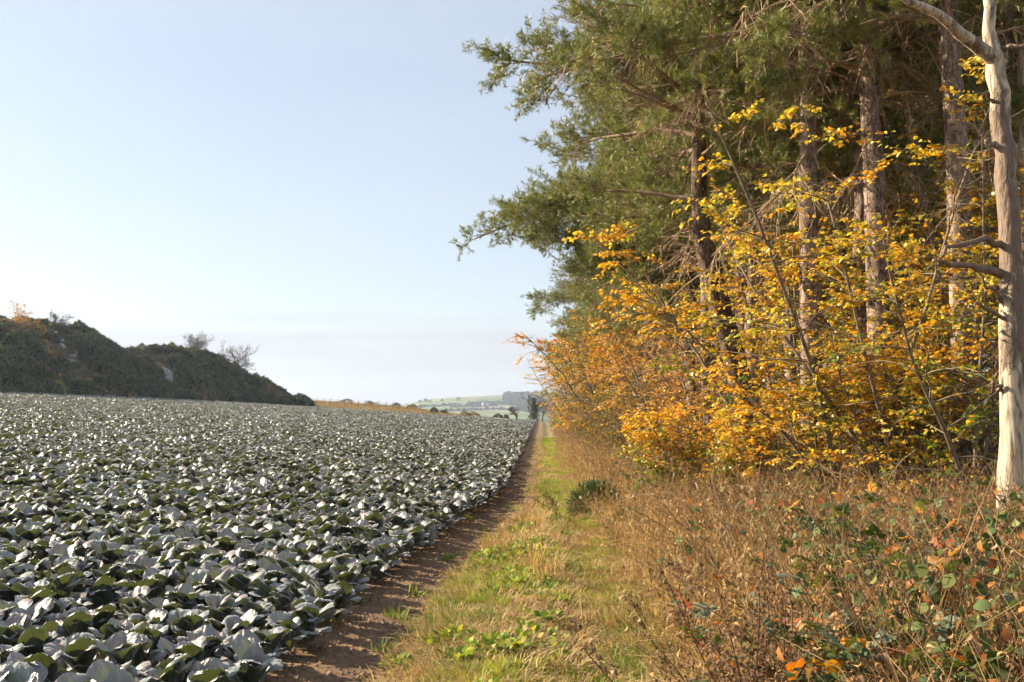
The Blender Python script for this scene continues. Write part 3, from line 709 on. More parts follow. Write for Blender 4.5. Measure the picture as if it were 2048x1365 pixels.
def make_beech(seed, H, spread, n_stem, n_br, n_tw, n_leaf, pal_hi, pal_lo, lsz=.078, upright=.5, droop=.35, n_bare=0):
    g = np.random.default_rng(seed); wood = MB(); S, Tw, LP, LD = [], [], [], []
    for i in range(n_stem):
        az = i * 6.283 / n_stem + g.normal(0, .4); el = R(g.uniform(60, 84))
        d = np.array([math.cos(az) * math.cos(el), math.sin(az) * math.cos(el), math.sin(el)])
        P = bend((g.normal(0, .12), g.normal(0, .12), -.1), d, H * g.uniform(.7, 1.0), 9, g, .05, .07)
        V, F = tubes(P[None], (.012 + .006 * H) * np.linspace(1, .2, 9)[None] * g.uniform(.6, 1), 6); wood.add(V, F)
        t = g.uniform(.10, 1, n_br); q, dl = samp(P, t); a = g.random(n_br) * 6.283
        db = unit(np.stack([np.cos(a), np.sin(a), g.normal(.25, .2, n_br)], -1) + dl * upright * .5)
        lb = spread * np.interp(t, [0, .3, .7, 1], [.75, 1, .75, .3]) * g.uniform(.5, 1.15, n_br)
        B = np.stack([bend(q[j], db[j], lb[j], 6, g, droop, .13) for j in range(n_br)])
        S.append((B, np.outer(.004 + .006 * lb, np.linspace(1, .3, 6))))
        tt = g.uniform(.15, 1, (n_br, n_tw)); x = tt * 5; ii = np.minimum(x.astype(int), 4); ff = (x - ii)[..., None]; ar = np.arange(n_br)[:, None]
        q2 = (B[ar, ii] * (1 - ff) + B[ar, ii + 1] * ff).reshape(-1, 3); d2 = unit(B[ar, ii + 1] - B[ar, ii]).reshape(-1, 3)
        lat = unit(np.cross(d2, [0, 0, 1.])) * np.where(g.random(len(d2)) < .5, 1, -1)[:, None]
        d3 = unit(d2 * .7 + lat * g.uniform(.2, 1, (len(d2), 1)) + g.normal(0, .18, d2.shape)); l3 = g.uniform(.2, .5, len(d3)) * min(1, spread / 1.2)
        end = q2 + d3 * l3[:, None] + [0, 0, -.03]; mid = (q2 + end) / 2 + [0, 0, .02]
        Tw.append((np.stack([q2, end], 1), np.outer(np.full(len(q2), .0035), [1, .5])))
        for k in range(n_leaf):
            w = g.uniform(.1, 1.05, (len(q2), 1)); sd = np.where(g.random((len(q2), 1)) < .5, 1, -1)
            LP.append(q2 * (1 - w) + end * w); LD.append(unit(d3 * .6 + unit(np.cross(d3, [0, 0, 1.])) * sd * .8 + g.normal(0, .3, d3.shape) + [0, 0, -.15]))
    for lst, sd in ((S, 4), (Tw, 3)):
        V, F = tubes(np.concatenate([a for a, _ in lst]), np.concatenate([b for _, b in lst]), sd); wood.add(V, F)
    P = np.concatenate(LP); D = np.concatenate(LD)
    cl_ = fbm(P[:, 0] * 1.4 + P[:, 2] * .9, P[:, 1] * 1.4 - P[:, 2] * 1.2, seed, 2); keep = cl_ > .45; P, D, cl_ = P[keep], D[keep], cl_[keep]
    n = len(P); upv = unit(np.array([0, 0, 1.]) + g.normal(0, .55, (n, 3)))
    V, F = stamp(LEAF_T, LEAF_F, P, frames(D, upv), lsz * g.uniform(.65, 1.3, n))
    hz_ = np.clip(P[:, 2] / H, 0, 1); hi = g.random(n) < np.clip((hz_ - .38) * 2.4 + (fbm(P[:, 0], P[:, 1] + P[:, 2], seed + 9) - .5) * 2.2 + .5, 0, 1)
    ci_ = np.clip((fbm(P[:, 0] * 1.2 + 7, P[:, 2] * 1.2 + P[:, 1], seed + 3, 2) * 7.5 - 1.3 + g.normal(0, 1.1, n)), 0, 4.99).astype(int)
    c = np.where(hi[:, None], pal_hi[ci_], pal_lo[ci_]) * g.uniform(.75, 1.2, (n, 1))
    lm = mk_mesh("crown", V, F, M_beech, np.repeat(c, len(LEAF_T), 0), True)
    return wood.mesh("stems", M_stem), lm
BEECH = {
    'gold': make_beech(31, 7.6, 1.7, 5, 28, 9, 9, GOLD, GOLD),
    'gold2': make_beech(32, 7.0, 1.9, 5, 28, 9, 9, GOLD, GREEN),
    'green': make_beech(33, 4.2, 1.6, 5, 24, 9, 9, GOLD, GREEN),
    'copper': make_beech(34, 5.0, 1.7, 6, 24, 9, 8, COPPER, COPPER, .07),
    'orange': make_beech(35, 8.4, 2.3, 6, 34, 10, 8, (ORANGE * 2 + GOLD) / 3, np.concatenate([GOLD[:3], GREEN[3:]]), .105),
    'low': make_beech(36, 2.4, 1.1, 6, 20, 8, 9, (ORANGE + GOLD) / 2, np.concatenate([GOLD[:2], GREEN[:3] * 1.2]), .075),
    'olive': make_beech(37, 3.2, 1.5, 8, 18, 8, 6, OLIVE, OLIVE, .055, 1.2, .1),
}
def beech(kind, px, Y, s, label, cat="beech", group="autumn beeches along the wood edge", name="beech_tree", rz=None, dx=0):
    x = at(px, 838, Y)[0] + dx
    t = thing(name, label, cat, (x, Y, float(gz(x, Y)) - .05), float(rng.random() * 6.28) if rz is None else rz, group, s)
    w, lv = BEECH[kind]; put("stems", w, t); o = put("crown", lv, t); v = float(rng.uniform(.9, 1.12)); o.color = (v, v * float(rng.uniform(.93, 1.05)), v, 1)
    return t
for a in [
    ('gold2', 1960, 15.4, .98, "yellow beech between the reddish pine and the pale barkless tree"),
    ('green', 1890, 12.7, .72, "low green beech just left of the pale barkless tree's foot"),
    ('green', 1800, 13.2, .82, "bright green and gold beech sapling at the bramble's edge"),
    ('gold', 1835, 12.6, .78, "golden beech in front of the reddish pine"),
    ('gold', 1690, 13.6, .88, "tallest golden yellow beech at the wood edge"),
    ('gold2', 1605, 16.4, .92, "golden beech left of the tallest one"),
    ('green', 1655, 14.2, .72, "green-gold beech sapling in front of the tallest golden beech"),
    ('gold2', 1900, 16.8, 1.0, "tall yellow beech at the reddish pine's foot"),
    ('gold2', 1720, 19.5, 1.0, "tall golden beech deeper between the two straight pines"),
    ('gold2', 1945, 12.0, .74, "sunlit yellow beech leaning against the pale barkless tree"),
    ('low', 1565, 15.6, .85, "low orange-gold beech right of the leaning pine's foot"),
    ('gold', 1545, 23.0, .86, "golden beech behind the leaning pine"),
    ('copper', 1450, 24.5, 1.0, "copper beech at the leaning pine's foot"),
    ('low', 1375, 17.0, .85, "bright orange low beech spilling over the dead bracken"),
    ('low', 1470, 15.2, .62, "small orange beech in front of the leaning pine"),
    ('copper', 1375, 27.0, 1.05, "tan leaved beech left of the leaning pine"),
    ('copper', 1315, 33.0, 1.12, "coppery beech in the middle of the wood edge"),
    ('copper', 1265, 38.0, 1.15, "pale copper beech below the overhanging pines"),
    ('orange', 1215, 44.0, .95, "orange leaved tree below the drooping pine bough"),
    ('olive', 1195, 50.0, 1.5, "olive leaved tree behind the twiggy verge bush"),
    ('orange', 1228, 52.0, 1.0, "orange and yellow tree hanging out over the track against the sky"),
    ('gold2', 1165, 61.0, 1.2, "yellow-green tree at the outer corner of the wood"),
    ('gold', 1150, 73.0, 1.0, "small golden tree at the far wood corner"),
    ('gold2', 1180, 56.0, 1.2, "yellow and green tree beside the orange one at the wood's outer corner"),
    ('olive', 1255, 29.0, .95, "olive green twiggy bush with yellowing leaves beside the track"),
    ('olive', 1215, 37.0, .9, "thin olive bush farther along the track verge"),
    ('copper', 1172, 60.0, .7, "low coppery bush on the far track verge"),
    ('copper', 1148, 76.0, .8, "small brown hedge bush near the far end of the track"),
    ('olive', 1122, 92.0, .85, "brown twiggy bush at the far end of the wood"),
    ('olive', 1110, 112.0, .9, "last twiggy bush where the track ends"),
]: beech(*a)
# inner beeches, half hidden, fill the wood between the pines
gb = np.random.default_rng(41)
inner = []
for _ in range(900):
    y = gb.uniform(17, 75); x = gb.uniform(6.5, 17)
    if x / y < .56 and x > 6.2 + .02 * (y - 17) and all((x - a) ** 2 + (y - b) ** 2 > 2.7 ** 2 for a, b in inner): inner.append((x, y))
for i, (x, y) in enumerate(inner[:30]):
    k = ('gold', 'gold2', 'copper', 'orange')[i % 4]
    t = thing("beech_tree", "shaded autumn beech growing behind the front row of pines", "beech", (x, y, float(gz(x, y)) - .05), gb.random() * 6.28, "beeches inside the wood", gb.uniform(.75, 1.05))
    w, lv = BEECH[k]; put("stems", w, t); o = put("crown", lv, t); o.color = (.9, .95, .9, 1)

# ------------------------------------------------------------------ verge plants: library of tufts
def blades(seed, n, Hm, spread, lean, width, cols, seg=4, base_r=.08, seeds=False):
    g = np.random.default_rng(seed); mb = MB()
    a = g.random(n) * 6.283; rb = base_r * np.sqrt(g.random(n)); b = g.normal(0, .5, n) + a
    h = Hm * g.uniform(.45, 1.1, n); ln = lean * g.uniform(.2, 1.3, n) * h
    t = np.linspace(0, 1, seg)
    P = np.stack([(rb * np.cos(a))[:, None] + (np.cos(b) * ln)[:, None] * t ** 1.8, (rb * np.sin(a))[:, None] + (np.sin(b) * ln)[:, None] * t ** 1.8,
                  h[:, None] * (t - .35 * t ** 3 * (ln / h)[:, None])], -1)
    P[:, 1:] += g.normal(0, .02 * Hm, (n, 1, 3)) * t[1:, None]
    sd = np.stack([-np.sin(b + g.normal(0, .8, n)), np.cos(b), np.zeros(n)], -1)[:, None] * (width / 2 * g.uniform(.6, 1.3, n))[:, None, None] * np.array([1, .9, .6, .08][:seg] if seg == 4 else np.linspace(1, .1, seg))[None, :, None]
    V = np.stack([P - sd, P + sd], 2).reshape(-1, 3)
    i = np.arange(n)[:, None] * seg * 2 + np.arange(seg - 1)[None] * 2; i = i.ravel()
    F = np.stack([i, i + 1, i + 3, i + 2], -1)
    c = cols[g.integers(0, len(cols), n)] * g.uniform(.7, 1.25, (n, 1))
    mb.add(V, F, np.repeat(c, seg * 2, 0))
    if seeds:
        e = P[:, -1]; k = g.random(n) < .5
        V, F = stamp(LEAF_T * [.5, 1, 1], LEAF_F, e[k], frames(unit(g.normal(0, .4, (k.sum(), 3)) + [0, 0, 1.])), .06); mb.add(V, F, np.repeat(c[k] * .8, 6, 0))
    return mb
STRAW = np.array([[.46, .32, .16], [.38, .255, .125], [.55, .41, .23], [.30, .195, .10], [.42, .31, .145]])
GREENG = np.array([[.16, .24, .035], [.22, .28, .05], [.12, .19, .03], [.28, .30, .06]])
BROWN = np.array([[.22, .135, .075], [.30, .20, .115], [.15, .09, .05], [.36, .26, .16]])
L_straw = [blades(400 + i, 40, .55, .3, .55, .007, STRAW, 4, .13, True).mesh("straw_tuft", M_grass) for i in range(3)]
L_mat = [blades(410 + i, 60, .10, .3, 1.9, .007, STRAW * 1.15, 4, .17).mesh("matted_tuft", M_grass) for i in range(2)]
L_green = [blades(420 + i, 44, .13, .2, .7, .009, GREENG, 4, .10).mesh("grass_tuft", M_grass) for i in range(3)]
def weed(seed, n, sz):
    g = np.random.default_rng(seed); mb = MB(); a = g.random(n) * 6.283; el = g.uniform(.15, 1.1, n); r_ = g.uniform(0, .10, n)
    P = np.stack([r_ * np.cos(a), r_ * np.sin(a), g.uniform(.01, .09, n)], -1); D = np.stack([np.cos(a) * np.cos(el), np.sin(a) * np.cos(el), np.sin(el)], -1)
    V, F = stamp(LEAF_T, LEAF_F, P, frames(D, None, g.normal(0, .4, n)), sz * g.uniform(.5, 1.2, n)); mb.add(V, F, np.repeat(GREENG[g.integers(0, 4, n)] * g.uniform(.8, 1.3, (n, 1)) * [.9, 1.05, 1], 6, 0)); return mb
L_weed = [weed(430 + i, 34, .07).mesh("weed_rosette", M_grass) for i in range(3)]
def tangle(seed, n, cols, Hm=.7, R_=.45, rad=.004, leaf=0, leafcols=None, lsz=.05):
    """thin dead stems crossing each other, some with leaves"""
    g = np.random.default_rng(seed); mb = MB(); PP = []
    for i in range(n):
        a = g.random() * 6.283; e = R(g.uniform(15, 85)); d = (math.cos(a) * math.cos(e), math.sin(a) * math.cos(e), math.sin(e))
        PP.append(bend((g.normal(0, R_ * .4), g.normal(0, R_ * .4), 0), d, Hm * g.uniform(.5, 1.2), 5, g, .7, .16))
    PP = np.array(PP); V, F = tubes(PP, np.outer(rad * g.uniform(.6, 1.3, n), [1, .9, .75, .6, .3]), 3)
    mb.add(V, F, np.repeat(cols[g.integers(0, len(cols), n)] * g.uniform(.7, 1.2, (n, 1)), 15, 0))
    if leaf:
        i = g.integers(0, n, leaf); t = g.uniform(.25, 1, leaf) * 4; k = np.minimum(t.astype(int), 3); f = (t - k)[:, None]
        P = PP[i, k] * (1 - f) + PP[i, k + 1] * f; D = unit(g.normal(0, 1, (leaf, 3)) + [0, 0, -.1])
        V, F = stamp(LEAF_T * ([1.25, 1, 1] if leafcols is BRAM else [.6, 1, 2.6]), LEAF_F, P, frames(D, unit(g.normal(0, .6, (leaf, 3)) + [0, 0, 1])), lsz * g.uniform(.6, 1.3, leaf))
        mb.add(V, F, np.repeat(leafcols[g.integers(0, len(leafcols), leaf)] * g.uniform(.75, 1.2, (leaf, 1)), 6, 0))
    return mb
BRAM = np.array([[.10, .15, .05], [.13, .18, .07], [.18, .21, .09], [.08, .12, .035], [.20, .22, .07], [.40, .17, .05], [.13, .15, .08], [.06, .10, .03], [.32, .11, .05]])
DEADL = np.array([[.36, .23, .12], [.28, .17, .09], [.44, .28, .13], [.24, .155, .09], [.40, .30, .19]])
L_tan = [tangle(440 + i, 40, np.concatenate([STRAW, BROWN]), .75, .5, .0035, 60, DEADL, .034).mesh("dead_stem_tangle", M_grass) for i in range(3)]
L_bram = [tangle(450 + i, 14, BROWN, .75, .45, .005, 115, BRAM, .06).mesh("bramble_tangle", M_grass) for i in range(3)]
L_brown = [tangle(460 + i, 46, BROWN, .8, .5, .004, 60, np.concatenate([DEADL, BROWN]), .032).mesh("brown_tangle", M_grass) for i in range(2)]
L_litter = [weed(470 + i, 10, .06) for i in range(1)]
def put_scatter(name, lib, n, xr, yr, dens, smin, smax, label, cat, tint=None, tilt=.12, seed=1, ypow=1.6):
    g = np.random.default_rng(seed)
    y = yr[0] + (yr[1] - yr[0]) * g.random(n) ** ypow; x = g.uniform(xr[0], xr[1], n)
    k = in_view(x, y, 1.5) & (g.random(n) < dens(x, y)); x, y = x[k], y[k]; m = len(x)
    rot = np.stack([g.normal(0, tilt, m), g.normal(0, tilt, m), g.random(m) * 6.28], -1)
    t = g.uniform(.8, 1.15, (m, 1)) * (np.ones(3) if tint is None else tint(x, y))
    return scatter(name, lib, np.stack([x, y, gz(x, y) - .01], -1), rot, g.uniform(smin, smax, m), g.integers(0, len(lib), m), t, label, cat)
def d_green(x, y):
    u = x - edge(y); n = fbm(x * 1.1, y * .8, 71); mid = ss(.38, .65, u) * ss(.75, .35, x) * ss(16, 11, y); far = np.exp(-((x - .30) / .24) ** 2) * ss(12, 17, y) * 1.3
    rt = np.exp(-((x - .75) / .35) ** 2) * .9
    lim_ = np.exp(-((x - .62) / .3) ** 2) * ss(8, 11, y) * ss(24, 18, y)
    return np.clip((mid * .8 + lim_ * 1.4 + far * .9 + rt * .8) * ss(.38, .58, n) + .02 * (u > .1), 0, 1)
def d_straw(x, y):
    u = x - edge(y); n = fbm(x * .9, y * .7, 81)
    return np.clip(ss(.35, .7, u + (n - .5)) * ss(17, 10, y) * ss(.58, .38, n) * (x < .6) * (.02 + .8 * ss(7.0, 5.2, y) * ss(-.1, -.5, x)) + ss(.75, 1.3, x) * (1 - .55 * ss(2.2, 3.6, x)) * ss(.25, .5, n), 0, 1)
put_scatter("green_grass", L_green, 30000, (-1.6, 1.6), (2.5, 75), d_green, .4, 1.05, "short green grass growing along the track middle and ruts", "grass", tint=lambda x, y: 1 + ss(.45, .62, fbm(x * .7, y * .5, 72))[:, None] * np.array([.45, .35, 0]) + (np.exp(-((x - .62) / .35) ** 2) * ss(8, 11, y))[:, None] * np.array([.5, .45, 0]), seed=2, ypow=1.9)
put_scatter("track_weeds", L_weed, 11000, (-1.9, 1.2), (2.5, 26), lambda x, y: np.clip(.006 * (x - edge(y) > -.5) + ss(.4, .6, x - edge(y)) * ss(.3, -.1, x) * .55 * ss(.44, .64, fbm(x * 1.3, y, 91)), 0, 1) * ss(20, 12, y), .5, 1.2, "leafy green weeds growing on the track's middle strip", "weeds", tint=lambda x, y: 1 + np.random.default_rng(4).random((len(x), 1)) * np.array([.7, .25, 0]) - .1, seed=3)
put_scatter("matted_grass", L_mat, 15000, (-1.3, 2.2), (2.5, 60), lambda x, y: ss(.4, .75, x - edge(y)) * (1 - .75 * ss(.9, .2, x) * ss(13, 20, y)) * .9 * (1 - .8 * np.exp(-((x - .48) / .2) ** 2) * ss(.4, .6, fbm(x * 1.1, y * .5, 64))), .7, 1.5, "flattened dry grass covering the track's grassy parts", "grass", seed=4, ypow=1.9)
put_scatter("straw_grass", L_straw, 9000, (-1.1, 5), (2.2, 60), d_straw, .55, 1.15, "tall straw coloured dead grass along the verge", "grass", tint=lambda x, y: np.array([1.1, 1.06, 1.0]) * np.ones((len(x), 1)), seed=5, ypow=1.7)
put_scatter("dead_stems", L_tan, 13000, (1.2, 12), (2.2, 125), lambda x, y: ss(1.2, 2.0, x + .2) * ss(12, 8, x) * .8, .7, 1.35, "tan tangle of dead stems and leaves on the verge", "undergrowth", tint=lambda x, y: np.array([1.12, 1.07, 1.0]) * np.ones((len(x), 1)), seed=6, ypow=1.9)
put_scatter("brown_stems", L_brown, 5000, (1.6, 12), (2.2, 125), lambda x, y: ss(1.6, 2.8, x) * ss(.36, .58, fbm(x * .6, y * .5, 15)) + .9 * np.exp(-((x - 1.35) / .5) ** 2 - ((y - 5.2) / 1.3) ** 2), .7, 1.5, "dark brown dead bracken and stems on the verge", "undergrowth", seed=7, ypow=1.7)
put_scatter("bramble_cover", L_bram, 9500, (1.2, 12), (2.2, 70), lambda x, y: np.clip(ss(1.2, 2.6, x) * (ss(.42, .66, fbm(x * .7, y * .6, 25)) * .55 + 1.0 * ss(11, 5, y) * ss(.16, .34, x / y)), 0, 1), .65, 1.25, "low bramble cover with dull green leaves on the verge", "brambles", seed=8, ypow=1.7)

# ------------------------------------------------------------------ brambles, seed heads, sticks and small bushes near the camera
def bramble_leaf(seed):
    g = np.random.default_rng(seed); mb = MB()
    for a, ln, off in ((0, 1.0, .35), (R(68), .82, .12), (R(-68), .82, .12)):
        k = 7; t = np.linspace(0, 1, k); w = .40 * np.sin(np.clip(t * 1.06, 0, 1) ** .75 * math.pi) ** .8 + .02
        w = w * (1 + .12 * (np.arange(k) % 2)); z = -.10 * t ** 2 + .04 * np.sin(t * 22)
        L = np.stack([-w, t - .06 * w, z - .22 * w], -1); Mi = np.stack([0 * t, t, z + .02], -1); Rr = np.stack([w, t - .06 * w, z - .22 * w], -1)
        V = np.stack([L, Mi, Rr], 1).reshape(-1, 3) * ln * .085
        V[:, 1] += off * .085; c_, s_ = math.cos(a), math.sin(a); V = np.stack([V[:, 0] * c_ + V[:, 1] * s_, -V[:, 0] * s_ + V[:, 1] * c_, V[:, 2] + g.normal(0, .004)], -1)
        i = np.arange(k - 1) * 3; F = np.concatenate([np.stack([i, i + 1, i + 4, i + 3], -1), np.stack([i + 1, i + 2, i + 5, i + 4], -1)])
        mb.add(V, F, np.repeat(np.array([[1, 1, 1]]) * g.uniform(.85, 1.15), len(V), 0))
    return mb.mesh("bramble_leaf", M_bramble, False)
BLEAF = [bramble_leaf(i) for i in range(4)]
BCOL = [(.065, .095, .03), (.085, .115, .045), (.12, .15, .09), (.17, .19, .13), (.05, .08, .025), (.16, .18, .05), (.52, .24, .03), (.55, .17, .03), (.42, .10, .04), (.38, .20, .07)]
gq = np.random.default_rng(91)
def bramble(x, y, L, az, el, nl, label, autumn=.16, thick=.006):
    th = thing("bramble", label, "bramble", (x, y, float(gz(x, y))), 0, "brambles near the camera")
    d = (math.cos(az) * math.cos(el), math.sin(az) * math.cos(el), math.sin(el))
    P = bend((0, 0, -.02), d, L, 10, gq, 1.25, .07)
    mb = MB(); V, F = tubes(P[None], (thick * np.linspace(1, .4, 10))[None], 6); mb.add(V, F, (1, .75, .7)); put("cane", mb.mesh("cane", M_stem), th)
    t = np.sort(gq.uniform(.30, 1, nl)); q, dl = samp(P, t)
    for i in range(nl):
        side = unit(np.cross(dl[i], [0, 0, 1.])) * (1 if i % 2 else -1)
        d2 = unit(side * .8 + dl[i] * .4 + gq.normal(0, .3, 3) + [0, 0, .15])
        M = frames(d2[None], unit(np.array([[0, 0, 1.]]) + gq.normal(0, .45, (1, 3))))[0]
        o = put("leaf", BLEAF[i % 4], th); o.matrix_local = Matrix.Translation(Vector(q[i] + d2 * .03)) @ Matrix(M.tolist()).to_4x4() @ Matrix.Scale(float(gq.uniform(.55, 1.15)), 4)
        c = BCOL[gq.integers(6, 10)] if gq.random() < autumn else BCOL[gq.integers(0, 6)]; o.color = (*c, 1)
p = at(1690, 1300, 5.0)
bramble(p[0], 5.0, 1.15, R(20), R(72), 9, "arching bramble cane with several orange-yellow leaves", .75, .008)
p = at(1270, 1362, 4.7)
bramble(p[0], 4.6, 1.3, R(-5), R(38), 5, "low bare bramble cane arching along the bottom edge", 0., .008)
for i in range(84):
    y = gq.uniform(3.9, 8.2); r_ = gq.uniform(.23, .50); x = r_ * y
    lab = "bramble with large dark green leaves in the bottom right corner" if r_ > .33 and y < 6 else "bramble with grey-green and orange leaves on the near verge"
    bramble(x, y, gq.uniform(.7, 1.15), gq.random() * 6.28, R(gq.uniform(50, 85)), int(gq.integers(9, 14)), lab)
# dead seed-head plants
M_seed = leaf_mat("seed_heads", .1, .9, .1)
def seed_plant(px, Y, Hh, n, label, spread=.5, clump=1.0):
    x = at(px, 838, Y)[0]; th = thing("dead_dock_plant", label, "dead plant", (x, Y, float(gz(x, Y))), 0, "dead seed-head plants")
    for i in range(n):
        a = gq.random() * 6.28; e = R(gq.uniform(48, 84)); d = (math.cos(a) * math.cos(e), math.sin(a) * math.cos(e), math.sin(e))
        P = bend((gq.normal(0, .05), gq.normal(0, .05), 0), d, Hh * gq.uniform(.7, 1.1), 7, gq, .15, .08)
        mb = MB(); V, F = tubes(P[None], (.006 * np.linspace(1, .4, 7))[None], 5); mb.add(V, F, (.55, .42, .36)); put("stem", mb.mesh("stem", M_stem), th)
        m = 60; t = gq.uniform(.40, 1, m); q, dl = samp(P, t); q = q + gq.normal(0, .05 * clump, (m, 3))
        nn = 8; Q = np.repeat(q, nn, 0) + gq.normal(0, .011, (m * nn, 3)); D = unit(gq.normal(size=(m * nn, 3)))
        V, F = stamp(LEAF_T * [.8, 1, 1], LEAF_F, Q, frames(D), .022 * gq.uniform(.6, 1.3, m * nn))
        c = np.array([.19, .11, .065]) * gq.uniform(.5, 1.5, (m * nn, 1)); put("seed_head", mk_mesh("seed_head", V, F, M_seed, np.repeat(c, 6, 0)), th)
seed_plant(1500, 4.7, 1.05, 14, "large dead brown seed-head plant in the foreground undergrowth")
seed_plant(1128, 17.0, .75, 5, "thin dead brown plant beside the green rut, left of the gorse bush", clump=.7)
seed_plant(1330, 7.2, .7, 4, "smaller dead seed-head plant at the grass edge behind the large one", clump=.8)
# gorse bushes
def make_gorse(seed, n, rad, hgt, sprig, cols, wid=.42):
    g = np.random.default_rng(seed); mb = MB()
    u_ = g.random(n); a = g.random(n) * 6.283; el = np.arcsin(g.random(n) ** .8)
    D = np.stack([np.cos(a) * np.cos(el), np.sin(a) * np.cos(el), np.sin(el)], -1)
    lump = .72 + .5 * fbm(D[:, 0] * 2.2 + 9, D[:, 1] * 2.2 + D[:, 2] * 2, seed, 2)
    P = D * np.array([rad, rad, hgt]) * (lump * g.uniform(.6, 1.0, n) ** .5)[:, None]
    nn = 5; Q = np.repeat(P, nn, 0); DD_ = unit(np.repeat(D, nn, 0) + g.normal(0, .55, (n * nn, 3)) + [0, 0, .25])
    V, F = stamp(LEAF_T * [wid, 1, 1], LEAF_F, Q, frames(DD_, None, g.random(n * nn) * 6.28), sprig * g.uniform(.6, 1.3, n * nn))
    c = cols[g.integers(0, len(cols), n)]; mb.add(V, F, np.repeat(np.repeat(c, nn, 0) * g.uniform(.7, 1.25, (n * nn, 1)), 6, 0)); return mb
GOR = np.array([[.045, .060, .022], [.062, .076, .026], [.036, .050, .018], [.085, .080, .034]])
BRN = np.array([[.17, .115, .06], [.13, .09, .05], [.21, .15, .08]])
M_gorse1 = leaf_mat("gorse_near", .15, .6, .3, (1, 1, .5))
def bush(name, px, Y, seed, n, rad, hgt, sprig, cols, label, cat, group=None, dz=0.):
    x = at(px, 838, Y)[0]; th = thing(name, label, cat, (x, Y, float(gz(x, Y)) + dz), 0, group)
    put("foliage", make_gorse(seed, n, rad, hgt, sprig, cols, .42 if Y > 50 else .13).mesh("foliage", M_gorse1), th)
    mb = MB(); PP = np.array([bend((0, 0, -.1), (math.cos(a), math.sin(a), 1.4), hgt, 5, gq, 0, .1) for a in np.arange(6) * 1.05]); V, F = tubes(PP, np.outer(np.full(6, .02 * hgt), np.linspace(1, .4, 5)), 4); mb.add(V, F)
    put("stems", mb.mesh("stems", M_stem), th); return th
bush("gorse_bush", 1192, 17.8, 3, 420, .42, .55, .17, GOR * 2.0, "small dark spiky gorse bush beside the green rut", "gorse bush")
bush("gorse_bush", 1262, 14.6, 4, 300, .3, .4, .13, GOR * 2.0, "second tiny gorse bush in the dead grass right of the spiky one", "gorse bush")
# heaps of dead branches and loose sticks
def brush(px, Y, n, label, w=.7, hgt=.6):
    x = at(px, 838, Y)[0]; th = thing("brushwood_heap", label, "brushwood", (x, Y, float(gz(x, Y))), 0)
    for i in range(n):
        a = gq.random() * 6.28; d = (math.cos(a), math.sin(a), gq.uniform(.1, 1.0)); P = bend((gq.normal(0, w * .4), gq.normal(0, w * .3), gq.uniform(0, hgt * .6)), d, gq.uniform(.5, 1.3), 7, gq, 1.0, .18)
        mb = MB(); V, F = tubes(P[None], (gq.uniform(.007, .016) * np.linspace(1, .3, 7))[None], 5); mb.add(V, F, (1.1, 1.1, 1.15)); put("branch", mb.mesh("branch", M_deadtwig), th)
brush(1425, 14.2, 26, "heap of pale dead branches below the orange beech")
brush(1850, 12.2, 24, "tangle of bare arching dead branches left of the pale tree's foot", .9, .7)
brush(1640, 11.5, 14, "few pale arching dead stems in the middle of the bramble bank", .9, .5)
for px, py, L, az, th_, lab in [(1125, 1105, .55, .5, .022, "short dark broken stick lying on the track's right rut"), (1175, 1145, .5, 2.5, .008, "thin dark twig lying beside the right rut"), (1000, 1240, .7, 1.0, .006, "thin stalk leaning over the middle grass strip"),
                               (1200, 1350, .4, -.3, .012, "pale bleached stick near the bottom edge"), (1160, 1240, .5, 2.2, .03, "dark lump of rotten wood in the right rut"), (1080, 1290, .75, 2.0, .006, "dark dead stem lying across the middle strip")]:
    Y = EYE * FPX / (py - 838); x = at(px, py, Y)[0]
    P = bend((0, 0, .02), (math.cos(az), math.sin(az), .12), L, 8, gq, .3, .09)
    mb = MB(); V, F = tubes(P[None], (th_ * np.linspace(1, .5, 8))[None], 6); mb.add(V, F, (.6, .55, .5) if 'dark' in lab else (1.6, 1.5, 1.4))
    tag(put("fallen_stick", mb.mesh("fallen_stick", M_branch), None, (x, Y, float(gz(x, Y)) + .02)), lab, "stick", "sticks lying on the track")
# soil clods and fallen leaves
def clod(seed):
    g = np.random.default_rng(seed); V = np.array([[1, 0, 0], [-1, 0, 0], [0, 1, 0], [0, -1, 0], [0, 0, .8], [0, 0, -.5]]) * g.uniform(.6, 1.3, (6, 1)); F = np.array([[0, 2, 4], [2, 1, 4], [1, 3, 4], [3, 0, 4], [2, 0, 5], [1, 2, 5], [3, 1, 5], [0, 3, 5]])
    return mk_mesh("clod", V, F, M_clod, np.ones((6, 3)), True)
M_clod = leaf_mat("soil_clods", 0.0, .95, .1, instancer=True)
put_scatter("soil_clods", [clod(i) for i in range(4)], 60000, (-2.6, .9), (3, 40), lambda x, y: np.clip(ss(-.9, -.3, x - edge(y)) * ss(1.0, .4, x - edge(y)) + .3 * ss(11, 16, y) * (x - edge(y) > 0), 0, 1), .006, .04, "small clods and stones on the bare soil of the track", "soil", tint=lambda x, y: np.array([.20, .13, .085]) * np.ones((len(x), 1)), tilt=.8, seed=11, ypow=1.9)
LIT = [mk_mesh("dead_leaf", LEAF_T * [.8, 1, 3.5] * .04, LEAF_F, M_grass, np.ones((6, 3)))]
put_scatter("fallen_leaves", LIT, 5000, (-1.0, 9), (2.5, 40), lambda x, y: np.clip(.12 + .6 * ss(1, 2, x), 0, 1), .6, 1.3, "fallen orange and brown leaves scattered on the verge", "leaves", tint=lambda x, y: DEADL[np.random.default_rng(3).integers(0, 5, len(x))], tilt=.7, seed=12)

